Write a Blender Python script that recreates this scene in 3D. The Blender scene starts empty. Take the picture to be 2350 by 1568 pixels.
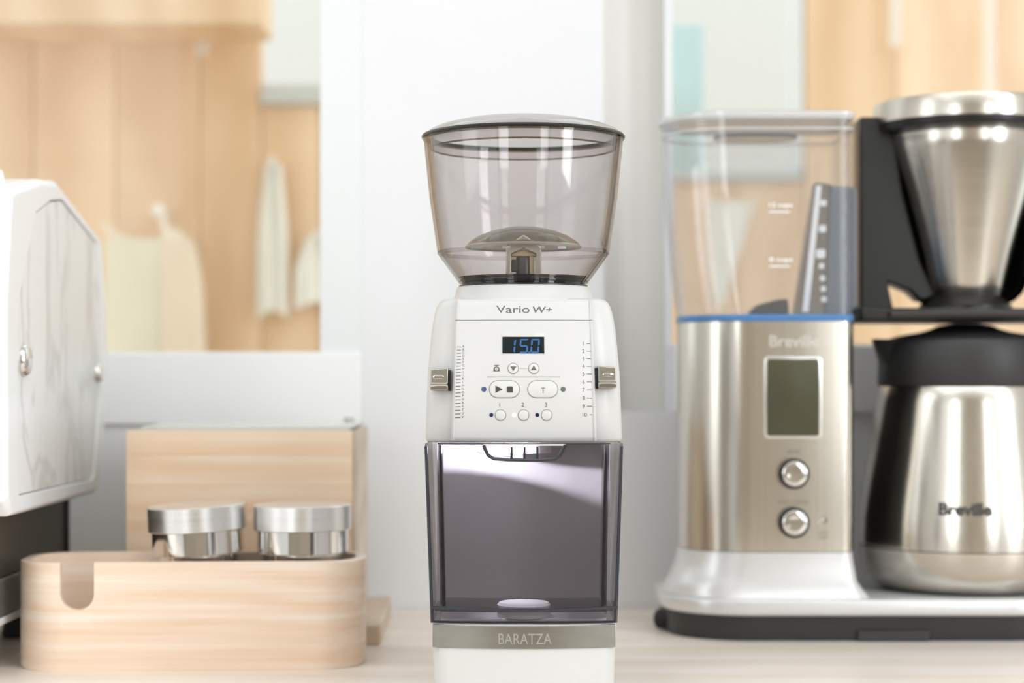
import bpy, bmesh, math, random
from mathutils import Vector, Matrix

random.seed(7)
SC = bpy.context.scene
COL = SC.collection
MM = 0.001
F, Y0, CX, CAMH = 4400.0, 870.0, 1175.0, 195.0      # focal length in px, horizon row, centre column, lens height over the worktop (mm)

# ------------------------------------------------------------------ camera
cam_d = bpy.data.cameras.new('camera')
cam = bpy.data.objects.new('camera', cam_d)
COL.objects.link(cam)
cam.location = (0, 0, CAMH * MM)
cam.rotation_euler = (math.pi / 2, 0, 0)
cam_d.sensor_fit = 'HORIZONTAL'
cam_d.sensor_width = 36.0
cam_d.lens = 36.0 * F / 2350.0
cam_d.shift_y = (Y0 - 784.0) / 2350.0
cam_d.clip_start = 0.02
cam_d.clip_end = 60
cam_d.dof.use_dof = True
cam_d.dof.focus_distance = 1.145
cam_d.dof.aperture_fstop = cam_d.lens / 14.0          # an opening of about 14 mm
SC.camera = cam

# ------------------------------------------------------------------ world, lights, exposure
world = bpy.data.worlds.new('overcast_sky')
SC.world = world
world.use_nodes = True
bg = world.node_tree.nodes['Background']
bg.inputs[0].default_value = (0.96, 0.985, 1.0, 1)
bg.inputs[1].default_value = 2.0


def area(name, loc, rot, sx, sy, radiance, col=(1, 1, 1)):
    d = bpy.data.lights.new(name, 'AREA')
    d.shape = 'RECTANGLE'
    d.size, d.size_y = sx, sy
    d.energy = radiance * math.pi * sx * sy
    d.color = col
    o = bpy.data.objects.new(name, d)
    COL.objects.link(o)
    o.location = loc
    o.rotation_euler = rot
    return o


# daylight entering by the room's windows (behind the camera and on the right), plus an added ceiling fill panel
area('daylight_rear_window', (-1.15, -1.53, 0.75), (math.pi / 2, 0, 0), 0.62, 1.5, 3.5, (0.93, 0.965, 1.0))
area('daylight_rear_window_wide', (1.22, -1.53, 0.75), (math.pi / 2, 0, 0), 0.5, 1.5, 3.0, (0.93, 0.965, 1.0))
area('daylight_side_window', (1.63, -0.12, 0.8), (0, math.pi / 2, 0), 1.4, 0.55, 10.5, (0.93, 0.965, 1.0))
area('daylight_left_window', (-1.63, 0.35, 0.8), (0, -math.pi / 2, 0), 1.4, 0.7, 1.2, (0.93, 0.965, 1.0))
area('ceiling_fill_light', (0.0, 0.30, 1.555), (0, 0, 0), 2.2, 1.2, 1.65, (0.97, 0.985, 1.0))

SC.view_settings.view_transform = 'Standard'
SC.view_settings.look = 'None'
SC.view_settings.gamma = 1.0
SC.view_settings.use_curve_mapping = False
SC.view_settings.exposure = -0.12
SC.cycles.max_bounces = 12
SC.cycles.transparent_max_bounces = 32
SC.cycles.sample_clamp_indirect = 6.0
SC.cycles.caustics_reflective = False
SC.cycles.caustics_refractive = False


# ------------------------------------------------------------------ materials
def _new(name):
    m = bpy.data.materials.new(name)
    m.use_nodes = True
    nt = m.node_tree
    nt.nodes.clear()
    out = nt.nodes.new('ShaderNodeOutputMaterial')
    return m, nt, out


def N(nt, typ, **kw):
    n = nt.nodes.new(typ)
    for k, v in kw.items():
        setattr(n, k, v)
    return n


def paint(name, col, rough=0.5, metal=0.0, var=0.03, vscale=30.0, bump=0.0, coat=0.0, ior=1.45):
    m, nt, out = _new(name)
    b = N(nt, 'ShaderNodeBsdfPrincipled')
    tc = N(nt, 'ShaderNodeTexCoord')
    no = N(nt, 'ShaderNodeTexNoise')
    no.inputs['Scale'].default_value = vscale
    no.inputs['Detail'].default_value = 4
    nt.links.new(tc.outputs['Object'], no.inputs['Vector'])
    rp = N(nt, 'ShaderNodeMix', data_type='RGBA')
    rp.inputs[6].default_value = tuple(c * (1 - var) for c in col) + (1,)
    rp.inputs[7].default_value = tuple(min(1, c * (1 + var)) for c in col) + (1,)
    nt.links.new(no.outputs['Fac'], rp.inputs[0])
    nt.links.new(rp.outputs[2], b.inputs['Base Color'])
    b.inputs['Roughness'].default_value = rough
    b.inputs['Metallic'].default_value = metal
    b.inputs['IOR'].default_value = ior
    b.inputs['Coat Weight'].default_value = coat
    b.inputs['Coat Roughness'].default_value = 0.08
    if bump > 0:
        bp = N(nt, 'ShaderNodeBump')
        bp.inputs['Strength'].default_value = bump
        bp.inputs['Distance'].default_value = 0.0005
        nt.links.new(no.outputs['Fac'], bp.inputs['Height'])
        nt.links.new(bp.outputs[0], b.inputs['Normal'])
    nt.links.new(b.outputs[0], out.inputs[0])
    return m


def brushed(name, col, rough=0.25, axis=(400, 400, 6), aniso=0.0, var=0.08, rvar=0.06):
    """metal with brushing lines: noise squeezed along one axis steers colour and roughness"""
    m, nt, out = _new(name)
    b = N(nt, 'ShaderNodeBsdfPrincipled')
    tc = N(nt, 'ShaderNodeTexCoord')
    mp = N(nt, 'ShaderNodeMapping')
    mp.inputs['Scale'].default_value = axis
    no = N(nt, 'ShaderNodeTexNoise')
    no.inputs['Scale'].default_value = 1.0
    no.inputs['Detail'].default_value = 5
    nt.links.new(tc.outputs['Object'], mp.inputs[0])
    nt.links.new(mp.outputs[0], no.inputs['Vector'])
    mx = N(nt, 'ShaderNodeMix', data_type='RGBA')
    mx.inputs[6].default_value = tuple(c * (1 - var) for c in col) + (1,)
    mx.inputs[7].default_value = tuple(min(1, c * (1 + var)) for c in col) + (1,)
    nt.links.new(no.outputs['Fac'], mx.inputs[0])
    nt.links.new(mx.outputs[2], b.inputs['Base Color'])
    mr = N(nt, 'ShaderNodeMapRange')
    mr.inputs['To Min'].default_value = max(0.02, rough - rvar)
    mr.inputs['To Max'].default_value = rough + rvar
    nt.links.new(no.outputs['Fac'], mr.inputs['Value'])
    nt.links.new(mr.outputs[0], b.inputs['Roughness'])
    b.inputs['Metallic'].default_value = 1.0
    b.inputs['Anisotropic'].default_value = aniso
    nt.links.new(b.outputs[0], out.inputs[0])
    return m


def wood(name, light, dark, scale=(6, 60, 60), bands=8.0, dist=6.0, rough=0.5, wave_mix=0.5, axis='Z', coat=0.0, fine=1.0, wstretch=(1, 1, 1), wdetail=1.2):
    m, nt, out = _new(name)
    b = N(nt, 'ShaderNodeBsdfPrincipled')
    tc = N(nt, 'ShaderNodeTexCoord')
    oi = N(nt, 'ShaderNodeObjectInfo')
    add = N(nt, 'ShaderNodeVectorMath', operation='ADD')
    sc_ = N(nt, 'ShaderNodeVectorMath', operation='SCALE')
    cmb = N(nt, 'ShaderNodeCombineXYZ')
    nt.links.new(oi.outputs['Random'], cmb.inputs[0])
    nt.links.new(oi.outputs['Random'], cmb.inputs[2])
    nt.links.new(cmb.outputs[0], sc_.inputs[0])
    sc_.inputs['Scale'].default_value = 3.7
    nt.links.new(tc.outputs['Object'], add.inputs[0])
    nt.links.new(sc_.outputs[0], add.inputs[1])
    mp = N(nt, 'ShaderNodeMapping')
    mp.inputs['Scale'].default_value = scale
    nt.links.new(add.outputs[0], mp.inputs[0])
    no = N(nt, 'ShaderNodeTexNoise')
    no.inputs['Scale'].default_value = fine
    no.inputs['Detail'].default_value = 6
    no.inputs['Roughness'].default_value = 0.6
    nt.links.new(mp.outputs[0], no.inputs['Vector'])
    wv = N(nt, 'ShaderNodeTexWave', wave_type='BANDS', bands_direction=axis, wave_profile='SIN')
    wv.inputs['Scale'].default_value = bands
    wv.inputs['Distortion'].default_value = dist
    wv.inputs['Detail'].default_value = 2
    wv.inputs['Detail Scale'].default_value = wdetail
    wm = N(nt, 'ShaderNodeMapping')
    wm.inputs['Scale'].default_value = wstretch
    nt.links.new(add.outputs[0], wm.inputs[0])
    nt.links.new(wm.outputs[0], wv.inputs['Vector'])
    mx = N(nt, 'ShaderNodeMix', data_type='FLOAT')
    mx.inputs[0].default_value = wave_mix
    nt.links.new(no.outputs['Fac'], mx.inputs[2])
    nt.links.new(wv.outputs['Fac'], mx.inputs[3])
    rp = N(nt, 'ShaderNodeValToRGB')
    rp.color_ramp.elements[0].position = 0.25
    rp.color_ramp.elements[0].color = dark + (1,)
    rp.color_ramp.elements[1].position = 0.75
    rp.color_ramp.elements[1].color = light + (1,)
    nt.links.new(mx.outputs[0], rp.inputs[0])
    hs = N(nt, 'ShaderNodeHueSaturation')
    mr = N(nt, 'ShaderNodeMapRange')
    mr.inputs['To Min'].default_value = 0.94
    mr.inputs['To Max'].default_value = 1.04
    nt.links.new(oi.outputs['Random'], mr.inputs['Value'])
    nt.links.new(mr.outputs[0], hs.inputs['Value'])
    nt.links.new(rp.outputs[0], hs.inputs['Color'])
    nt.links.new(hs.outputs[0], b.inputs['Base Color'])
    b.inputs['Roughness'].default_value = rough
    b.inputs['Coat Weight'].default_value = coat
    bp = N(nt, 'ShaderNodeBump')
    bp.inputs['Strength'].default_value = 0.12
    bp.inputs['Distance'].default_value = 0.0004
    nt.links.new(no.outputs['Fac'], bp.inputs['Height'])
    nt.links.new(bp.outputs[0], b.inputs['Normal'])
    nt.links.new(b.outputs[0], out.inputs[0])
    return m


def clear(name, tint, edge, gloss_rough=0.03, ior=1.45, edge_pow=2.5, haze=0.0):
    """thin clear plastic: tinted see-through that gets denser at grazing angles, plus Fresnel gloss"""
    m, nt, out = _new(name)
    lw = N(nt, 'ShaderNodeLayerWeight')
    lw.inputs['Blend'].default_value = 0.5                 # Facing = 1 - |cos|
    pw = N(nt, 'ShaderNodeMath', operation='POWER')
    pw.inputs[1].default_value = edge_pow
    nt.links.new(lw.outputs['Facing'], pw.inputs[0])
    mx = N(nt, 'ShaderNodeMix', data_type='RGBA')
    mx.inputs[6].default_value = tint + (1,)
    mx.inputs[7].default_value = edge + (1,)
    nt.links.new(pw.outputs[0], mx.inputs[0])
    tr = N(nt, 'ShaderNodeBsdfTransparent')
    nt.links.new(mx.outputs[2], tr.inputs[0])
    gl = N(nt, 'ShaderNodeBsdfGlossy')
    gl.inputs['Roughness'].default_value = gloss_rough
    f0 = ((ior - 1) / (ior + 1)) ** 2
    p5 = N(nt, 'ShaderNodeMath', operation='POWER')
    p5.inputs[1].default_value = 5.0
    nt.links.new(lw.outputs['Facing'], p5.inputs[0])
    fr = N(nt, 'ShaderNodeMath', operation='MULTIPLY_ADD')   # Schlick
    fr.inputs[1].default_value = 1 - f0
    fr.inputs[2].default_value = f0
    nt.links.new(p5.outputs[0], fr.inputs[0])
    ms = N(nt, 'ShaderNodeMixShader')
    nt.links.new(fr.outputs[0], ms.inputs[0])
    if haze > 0:
        df = N(nt, 'ShaderNodeBsdfDiffuse')
        df.inputs[0].default_value = (0.9, 0.9, 0.9, 1)
        hm = N(nt, 'ShaderNodeMixShader')
        hm.inputs[0].default_value = haze
        nt.links.new(tr.outputs[0], hm.inputs[1])
        nt.links.new(df.outputs[0], hm.inputs[2])
        nt.links.new(hm.outputs[0], ms.inputs[1])
    else:
        nt.links.new(tr.outputs[0], ms.inputs[1])
    nt.links.new(gl.outputs[0], ms.inputs[2])
    nt.links.new(ms.outputs[0], out.inputs[0])
    return m


def glow(name, col, strength):
    m, nt, out = _new(name)
    e = N(nt, 'ShaderNodeEmission')
    e.inputs[0].default_value = col + (1,)
    e.inputs[1].default_value = strength
    nt.links.new(e.outputs[0], out.inputs[0])
    return m


def marble(name):
    m, nt, out = _new(name)
    b = N(nt, 'ShaderNodeBsdfPrincipled')
    tc = N(nt, 'ShaderNodeTexCoord')
    mp = N(nt, 'ShaderNodeMapping')
    mp.inputs['Scale'].default_value = (8, 14, 5)
    mp.inputs['Rotation'].default_value = (0.35, 0, 0)
    nt.links.new(tc.outputs['Object'], mp.inputs[0])
    no = N(nt, 'ShaderNodeTexNoise')
    no.inputs['Scale'].default_value = 1.0
    no.inputs['Detail'].default_value = 7
    no.inputs['Distortion'].default_value = 1.4
    nt.links.new(mp.outputs[0], no.inputs['Vector'])
    rp = N(nt, 'ShaderNodeValToRGB')
    e = rp.color_ramp.elements
    e[0].position, e[0].color = 0.44, (0.86, 0.86, 0.85, 1)
    e[1].position, e[1].color = 0.56, (0.86, 0.86, 0.855, 1)
    v = e.new(0.50)
    v.color = (0.68, 0.675, 0.65, 1)
    nt.links.new(no.outputs['Fac'], rp.inputs[0])
    nt.links.new(rp.outputs[0], b.inputs['Base Color'])
    b.inputs['Roughness'].default_value = 0.35
    nt.links.new(b.outputs[0], out.inputs[0])
    return m


M = {}
M['wall'] = paint('white_wall_paint', (0.805, 0.812, 0.82), 0.7, var=0.012, vscale=14, bump=0.05)
M['niche'] = paint('warm_grey_wall_paint', (0.87, 0.85, 0.805), 0.7, var=0.02, vscale=8)
M['trim'] = paint('white_gloss_trim', (0.80, 0.815, 0.82), 0.45, var=0.01)
M['sill'] = paint('white_sill_paint', (0.90, 0.905, 0.905), 0.5, var=0.01)
M['ceiling'] = paint('ceiling_paint', (0.86, 0.86, 0.85), 0.8, var=0.01)
M['tan_wall'] = paint('tan_wall_paint', (0.43, 0.375, 0.30), 0.7, var=0.08, vscale=3)
M['floor'] = wood('floor_boards_wood', (0.52, 0.45, 0.37), (0.42, 0.35, 0.27), (3, 20, 20), 4, 4)
M['counter'] = wood('pale_counter_wood', (0.93, 0.86, 0.80), (0.80, 0.69, 0.58), (3.2, 40, 40), 5.0, 3.0, 0.42, 0.2, 'Y', coat=0.1)
M['plank'] = wood('pine_plank_wood', (0.92, 0.68, 0.45), (0.78, 0.53, 0.31), (9, 9, 2.0), 3.0, 5.0, 0.6, 0.35, 'X')
M['tray_wood'] = wood('maple_tray_wood', (0.92, 0.79, 0.67), (0.79, 0.575, 0.405), (6, 50, 260), 17.0, 20.0, 0.42, 0.17, 'Z', coat=0.1, wstretch=(0.3, 0.3, 1), wdetail=0.35)
M['block_wood'] = wood('beech_board_wood', (0.97, 0.80, 0.615), (0.90, 0.63, 0.42), (8, 80, 160), 16.0, 9.0, 0.5, 0.25, 'Z', wstretch=(0.2, 0.2, 1), wdetail=0.5)
M['pale_wood'] = wood('pale_ply_wood', (0.72, 0.62, 0.50), (0.60, 0.48, 0.36), (30, 5, 50), 6.0, 4.0, 0.6, 0.3, 'Z')
M['grinder_white'] = paint('satin_white_plastic', (0.64, 0.635, 0.625), 0.33, var=0.008, vscale=60)
M['grinder_white2'] = paint('button_white_plastic', (0.66, 0.655, 0.642), 0.4, var=0.008)
M['groove'] = paint('shadow_groove_plastic', (0.34, 0.325, 0.30), 0.6)
M['soft_groove'] = paint('soft_groove_plastic', (0.27, 0.26, 0.24), 0.6)
M['line'] = paint('fine_line_plastic', (0.40, 0.39, 0.365), 0.6)
M['print'] = paint('charcoal_print', (0.055, 0.053, 0.05), 0.5)
M['print_soft'] = paint('grey_print', (0.13, 0.125, 0.115), 0.5)
M['hopper'] = clear('smoke_hopper_plastic', (0.912, 0.894, 0.892), (0.54, 0.49, 0.42), 0.02, 1.45, 3.0)
M['hopper_edge'] = clear('smoke_hopper_rim', (0.55, 0.50, 0.43), (0.20, 0.17, 0.13), 0.05)
M['rim_dark'] = paint('dark_rim_plastic', (0.018, 0.015, 0.011), 0.3)
M['lid'] = clear('smoke_lid_plastic', (0.90, 0.885, 0.88), (0.80, 0.78, 0.76), 0.04, 1.45, 3.0, haze=0.12)
M['ring_dark'] = paint('dark_collar_plastic', (0.035, 0.032, 0.028), 0.3)
M['ring_mid'] = clear('smoke_collar_plastic', (0.42, 0.40, 0.36), (0.15, 0.14, 0.12), 0.05)
M['cap'] = clear('smoke_cap_plastic', (0.78, 0.77, 0.70), (0.42, 0.41, 0.34), 0.15, 2.1)
M['cap_tab'] = paint('pewter_tab_plastic', (0.52, 0.51, 0.46), 0.22, 0.55)
M['tan_plastic'] = paint('tan_inner_plastic', (0.50, 0.40, 0.25), 0.4)
M['bin'] = clear('smoke_bin_plastic', (0.74, 0.725, 0.735), (0.20, 0.20, 0.24), 0.02, 1.45, 3.0)
M['bin_rail'] = paint('ink_edge_plastic', (0.022, 0.024, 0.032), 0.12, coat=0.4)
M['bin_clear'] = clear('smoke_bin_light', (0.86, 0.85, 0.86), (0.45, 0.45, 0.48), 0.02)
M['chamber'] = paint('chamber_grey_plastic', (0.52, 0.49, 0.485), 0.38, var=0.02)
M['chamber_white'] = paint('chamber_white_plastic', (0.80, 0.79, 0.78), 0.3)
M['pewter'] = paint('pewter_lever_metal', (0.43, 0.41, 0.365), 0.28, 1.0)
M['black_gap'] = paint('black_gap', (0.012, 0.011, 0.01), 0.5)
M['display'] = paint('display_black_glass', (0.007, 0.012, 0.016), 0.12)
M['digit'] = glow('blue_led_digit', (0.09, 0.27, 0.60), 0.85)
M['led_blue'] = paint('blue_led_lens', (0.06, 0.085, 0.22), 0.25)
M['led_navy'] = paint('navy_led_lens', (0.008, 0.022, 0.085), 0.2)
M['led_grey'] = paint('grey_led_lens', (0.12, 0.145, 0.135), 0.25)
M['led_on'] = glow('white_led_lit', (0.93, 0.96, 1.0), 2.2)
M['lamp_on'] = glow('bin_lamp_lit', (0.9, 0.93, 1.0), 6.0)
M['band'] = brushed('brushed_band_steel', (0.29, 0.28, 0.25), 0.33, (6, 300, 500))
M['band_text'] = paint('etched_band_letters', (0.36, 0.355, 0.33), 0.55, 0.4)
M['steel'] = brushed('brushed_steel', (0.66, 0.625, 0.56), 0.2, (500, 500, 4), var=0.05, rvar=0.04)
M['steel_cone'] = brushed('spun_steel', (0.63, 0.59, 0.525), 0.23, (6, 6, 500), var=0.05)
M['chrome'] = paint('polished_chrome', (0.78, 0.77, 0.75), 0.07, 1.0)
M['alu'] = brushed('brushed_aluminium', (0.80, 0.80, 0.80), 0.30, (10, 10, 900), var=0.06)
M['silver_base'] = paint('silver_base_paint', (0.70, 0.70, 0.70), 0.28, 0.35, coat=0.3)
M['black'] = paint('black_plastic', (0.011, 0.010, 0.009), 0.34)
M['black_soft'] = paint('soft_black_plastic', (0.032, 0.031, 0.031), 0.45)
M['rubber'] = paint('black_rubber', (0.010, 0.010, 0.010), 0.6)
M['tank'] = clear('clear_tank_plastic', (0.955, 0.955, 0.96), (0.80, 0.82, 0.86), 0.03, 1.45, 3.0, haze=0.05)
M['tank_lid'] = clear('clear_lid_plastic', (0.90, 0.91, 0.92), (0.86, 0.87, 0.88), 0.12, 1.8, haze=0.6)
M['blue'] = paint('blue_gasket_plastic', (0.07, 0.20, 0.43), 0.3)
M['slate'] = clear('slate_filter_plastic', (0.48, 0.52, 0.57), (0.26, 0.30, 0.36), 0.1)
M['slate_dark'] = paint('slate_back_plastic', (0.20, 0.23, 0.27), 0.4)
M['white_mark'] = paint('white_print', (0.86, 0.87, 0.88), 0.5)
M['lcd'] = paint('olive_lcd_glass', (0.085, 0.082, 0.05), 0.3, var=0.06, vscale=25, ior=1.25)
M['lcd_frame'] = paint('lcd_bezel_silver', (0.74, 0.72, 0.68), 0.25, 0.7)
M['white_enamel'] = paint('white_enamel', (0.89, 0.90, 0.90), 0.3, var=0.008)
M['marble'] = marble('white_marble')
M['dark_body'] = paint('dark_bronze_body', (0.055, 0.048, 0.036), 0.4)
M['grey_tray'] = paint('grey_tray_metal', (0.20, 0.19, 0.165), 0.4, 0.4)
M['glass'] = clear('window_glass', (0.97, 0.98, 0.975), (0.85, 0.88, 0.87), 0.0, 1.25)
M['green_glass'] = paint('grey_green_glass', (0.62, 0.66, 0.63), 0.15)
M['cream_cloth'] = paint('cream_cotton', (0.83, 0.78, 0.62), 0.9, var=0.05, vscale=20)
M['peach_cloth'] = paint('peach_cotton', (0.86, 0.73, 0.56), 0.9, var=0.05, vscale=20)
M['white_cloth'] = paint('white_linen', (0.90, 0.88, 0.79), 0.9, var=0.04, vscale=20)
M['cord'] = paint('white_cord', (0.90, 0.86, 0.78), 0.8)
M['teal'] = paint('pale_teal_panel', (0.58, 0.77, 0.78), 0.5)
M['grey_sill'] = paint('grey_sill_paint', (0.60, 0.62, 0.58), 0.6)
M['outside_white'] = paint('outside_white_render', (0.68, 0.72, 0.715), 0.8)


# ------------------------------------------------------------------ mesh building (all sizes in mm)
class MB:
    def __init__(s):
        s.v, s.f = [], []

    def add(s, vs, fs):
        o = len(s.v)
        s.v += [tuple(p) for p in vs]
        s.f += [tuple(i + o for i in f) for f in fs]
        return s

    def box(s, x0, x1, y0, y1, z0, z1):
        vs = [(x, y, z) for z in (z0, z1) for y in (y0, y1) for x in (x0, x1)]
        return s.add(vs, [(0, 2, 3, 1), (4, 5, 7, 6), (0, 1, 5, 4), (2, 6, 7, 3), (0, 4, 6, 2), (1, 3, 7, 5)])

    def rings(s, rs, cap0=True, cap1=True, closed=True):
        n = len(rs[0])
        vs = [p for r in rs for p in r]
        fs = []
        for k in range(len(rs) - 1):
            for i in range(n if closed else n - 1):
                j = (i + 1) % n
                fs.append((k * n + i, k * n + j, (k + 1) * n + j, (k + 1) * n + i))
        if cap0:
            fs.append(tuple(reversed(range(n))))
        if cap1:
            fs.append(tuple((len(rs) - 1) * n + i for i in range(n)))
        return s.add(vs, fs)

    def prism_z(s, poly, z0, z1):
        return s.rings([[(x, y, z0) for x, y in poly], [(x, y, z1) for x, y in poly]])

    def prism_y(s, poly, y0, y1):
        """poly in (x, z)"""
        return s.rings([[(x, y1, z) for x, z in poly], [(x, y0, z) for x, z in poly]])

    def prism_x(s, poly, x0, x1):
        """poly in (y, z)"""
        return s.rings([[(x0, y, z) for y, z in poly], [(x1, y, z) for y, z in poly]])

    def lathe(s, prof, n=64, cx=0, cy=0, a0=0.0, a1=2 * math.pi, loop=False):
        full = abs(a1 - a0 - 2 * math.pi) < 1e-6
        m = n if full else n + 1
        ang = [a0 + (a1 - a0) * i / n for i in range(m)]
        pr = list(prof) + ([prof[0]] if loop else [])
        rs = [[(cx + r * math.cos(a), cy + r * math.sin(a), z) for a in ang] for r, z in pr]
        return s.rings(rs, False, False, full)

    def tube(s, pts, r, n=10, cap=True):
        pts = [Vector(p) for p in pts]
        rs = []
        up = None
        for i, p in enumerate(pts):
            t = (pts[min(i + 1, len(pts) - 1)] - pts[max(i - 1, 0)]).normalized()
            if up is None:
                up = Vector((0, 0, 1)) if abs(t.z) < 0.9 else Vector((1, 0, 0))
            a = t.cross(up).normalized()
            up = a.cross(t).normalized()
            rr = r[i] if isinstance(r, (list, tuple)) else r
            rs.append([tuple(p + a * rr * math.cos(2 * math.pi * k / n) + up * rr * math.sin(2 * math.pi * k / n)) for k in range(n)])
        return s.rings(rs, cap, cap)

    def sheet(s, fn, us, vs_):
        vs = [fn(u, v) for v in vs_ for u in us]
        n = len(us)
        fs = [(j * n + i, j * n + i + 1, (j + 1) * n + i + 1, (j + 1) * n + i) for j in range(len(vs_) - 1) for i in range(n - 1)]
        return s.add(vs, fs)

    def slab(s, front, back, us, vs_):
        """solid between two sheets"""
        n, m = len(us), len(vs_)
        s.sheet(front, us, vs_)
        o = len(s.v)
        s.v += [tuple(back(u, v)) for v in vs_ for u in us]
        b0 = o - n * m
        for j in range(m - 1):
            for i in range(n - 1):
                s.f.append((o + j * n + i, o + (j + 1) * n + i, o + (j + 1) * n + i + 1, o + j * n + i + 1))
        edge = [i for i in range(n)] + [j * n + n - 1 for j in range(1, m)] + [(m - 1) * n + i for i in range(n - 2, -1, -1)] + [j * n for j in range(m - 2, 0, -1)]
        for k in range(len(edge)):
            a, b = edge[k], edge[(k + 1) % len(edge)]
            s.f.append((b0 + b, b0 + a, o + a, o + b))
        return s

    def pad(s, outline, fm, w0, w1, bev=0.0):
        """an outline of (x, z) raised from w0 to w1 over a surface map fm(x, z, w)"""
        cx = sum(p[0] for p in outline) / len(outline)
        cz = sum(p[1] for p in outline) / len(outline)
        rs = [[fm(x, z, w0) for x, z in outline]]
        if bev > 0:
            def ins(b):
                o = []
                for x, z in outline:
                    l = math.hypot(x - cx, z - cz)
                    k = max(0.0, 1 - b / l)
                    o.append((cx + (x - cx) * k, cz + (z - cz) * k))
                return o
            rs.append([fm(x, z, w1 - bev) for x, z in outline])
            rs.append([fm(x, z, w1 - bev * 0.3) for x, z in ins(bev * 0.3)])
            rs.append([fm(x, z, w1) for x, z in ins(bev)])
        else:
            rs.append([fm(x, z, w1) for x, z in outline])
        return s.rings(rs, True, True)

    def ringpad(s, outer, inner, fm, w0, w1):
        rs = [[fm(x, z, w0) for x, z in outer], [fm(x, z, w1) for x, z in outer], [fm(x, z, w1) for x, z in inner], [fm(x, z, w0) for x, z in inner]]
        rs.append(rs[0])
        return s.rings(rs, False, False)

    def build(s, name, mat, parent=None, smooth=40, bevel=0.0, seg=2, loc=None, rot=None):
        me = bpy.data.meshes.new(name)
        me.from_pydata([(x * MM, y * MM, z * MM) for x, y, z in s.v], [], s.f)
        bm = bmesh.new()
        bm.from_mesh(me)
        bmesh.ops.remove_doubles(bm, verts=bm.verts, dist=1e-7)
        bmesh.ops.recalc_face_normals(bm, faces=bm.faces)
        bm.to_mesh(me)
        bm.free()
        me.materials.append(mat)
        if smooth:
            me.shade_smooth()
            me.set_sharp_from_angle(angle=math.radians(smooth))
        o = bpy.data.objects.new(name, me)
        COL.objects.link(o)
        if parent:
            o.parent = parent
        if loc:
            o.location = [c * MM for c in loc]
        if rot:
            o.rotation_euler = rot
        if bevel:
            b = o.modifiers.new('bevel', 'BEVEL')
            b.width = bevel * MM
            b.segments = seg
            b.limit_method = 'ANGLE'
            b.angle_limit = math.radians(35)
            b.harden_normals = False
        return o


def thing(name, label, cat, loc=(0, 0, 0), rz=0.0, group=None):
    o = bpy.data.objects.new(name, None)
    COL.objects.link(o)
    o.empty_display_size = 0.05
    o.location = [c * MM for c in loc]
    o.rotation_euler = (0, 0, rz)
    return tag(o, label, cat, group)


def tag(o, label, cat, group=None):
    o['label'] = label
    o['category'] = cat
    if group:
        o['group'] = group
    return o


def struct(o, label=None):
    o['kind'] = 'structure'
    if label:
        o['label'] = label
    return o


def wx(px, d):
    return (px - CX) * d / F


def wz(py, d):
    return CAMH - (py - Y0) * d / F


def rrect(x0, x1, y0, y1, r, n=8):
    """rounded rectangle; r = one radius or (x0y0, x1y0, x1y1, x0y1)"""
    if not isinstance(r, (tuple, list)):
        r = (r,) * 4
    c = [(x0 + r[0], y0 + r[0], r[0], math.pi), (x1 - r[1], y0 + r[1], r[1], 1.5 * math.pi), (x1 - r[2], y1 - r[2], r[2], 0), (x0 + r[3], y1 - r[3], r[3], 0.5 * math.pi)]
    out = []
    for cx, cy, rr, a in c:
        for i in range(n + 1):
            t = a + 0.5 * math.pi * i / n
            out.append((cx + rr * math.cos(t), cy + rr * math.sin(t)))
    return out


def circ(cx, cz, r, n=40):
    return [(cx + r * math.cos(2 * math.pi * i / n), cz + r * math.sin(2 * math.pi * i / n)) for i in range(n)]


def lerp(tab, z):
    if z <= tab[0][0]:
        return tab[0][1]
    for (a, b), (c, d) in zip(tab, tab[1:]):
        if z <= c:
            return b + (d - b) * (z - a) / (c - a)
    return tab[-1][1]


def frange(a, b, n):
    return [a + (b - a) * i / n for i in range(n + 1)]


_text_cache = {}


def text_shape(st, shear=0.0, bold=0.0):
    """flat outline mesh of a string, unit height, centred"""
    key = (st, shear, bold)
    if key not in _text_cache:
        cu = bpy.data.curves.new('lettering', 'FONT')
        cu.body = st
        cu.size = 1.0
        cu.shear = shear
        cu.offset = bold
        cu.resolution_u = 3
        ob = bpy.data.objects.new('lettering', cu)
        COL.objects.link(ob)
        dg = bpy.context.evaluated_depsgraph_get()
        me = bpy.data.meshes.new_from_object(ob.evaluated_get(dg))
        vs = [(v.co.x, v.co.y) for v in me.vertices]
        fs = [tuple(p.vertices) for p in me.polygons]
        bpy.data.objects.remove(ob)
        bpy.data.curves.remove(cu)
        bpy.data.meshes.remove(me)
        _text_cache[key] = (vs, fs)
    return _text_cache[key]


def text_on(name, st, cx, cz, w, h, fm, mat, parent, lift=0.06, shear=0.0, bold=0.0):
    vs, fs = text_shape(st, shear, bold)
    x0, x1 = min(p[0] for p in vs), max(p[0] for p in vs)
    y0, y1 = min(p[1] for p in vs), max(p[1] for p in vs)
    sy = h / (y1 - y0)
    sx = w / (x1 - x0) if w else sy
    mb = MB()
    mb.add([fm(cx + (x - (x0 + x1) / 2) * sx, cz + (y - (y0 + y1) / 2) * sy, lift) for x, y in vs], fs)
    return mb.build(name, mat, parent, smooth=0)


# ------------------------------------------------------------------ the setting
WD = 1634.0          # front of the window wall
# worktop
ct = MB()
ct.prism_z(rrect(-1580, 1580, 820, WD - 1, 2), -38, 0)
counter = ct.build('countertop', M['counter'], None, bevel=2.0)
tag(counter, 'long pale wooden worktop under all the appliances', 'countertop')

# front room shell
RX, RY0, RZ0, RZ1 = 1640, -1540, -900, 1600


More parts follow.
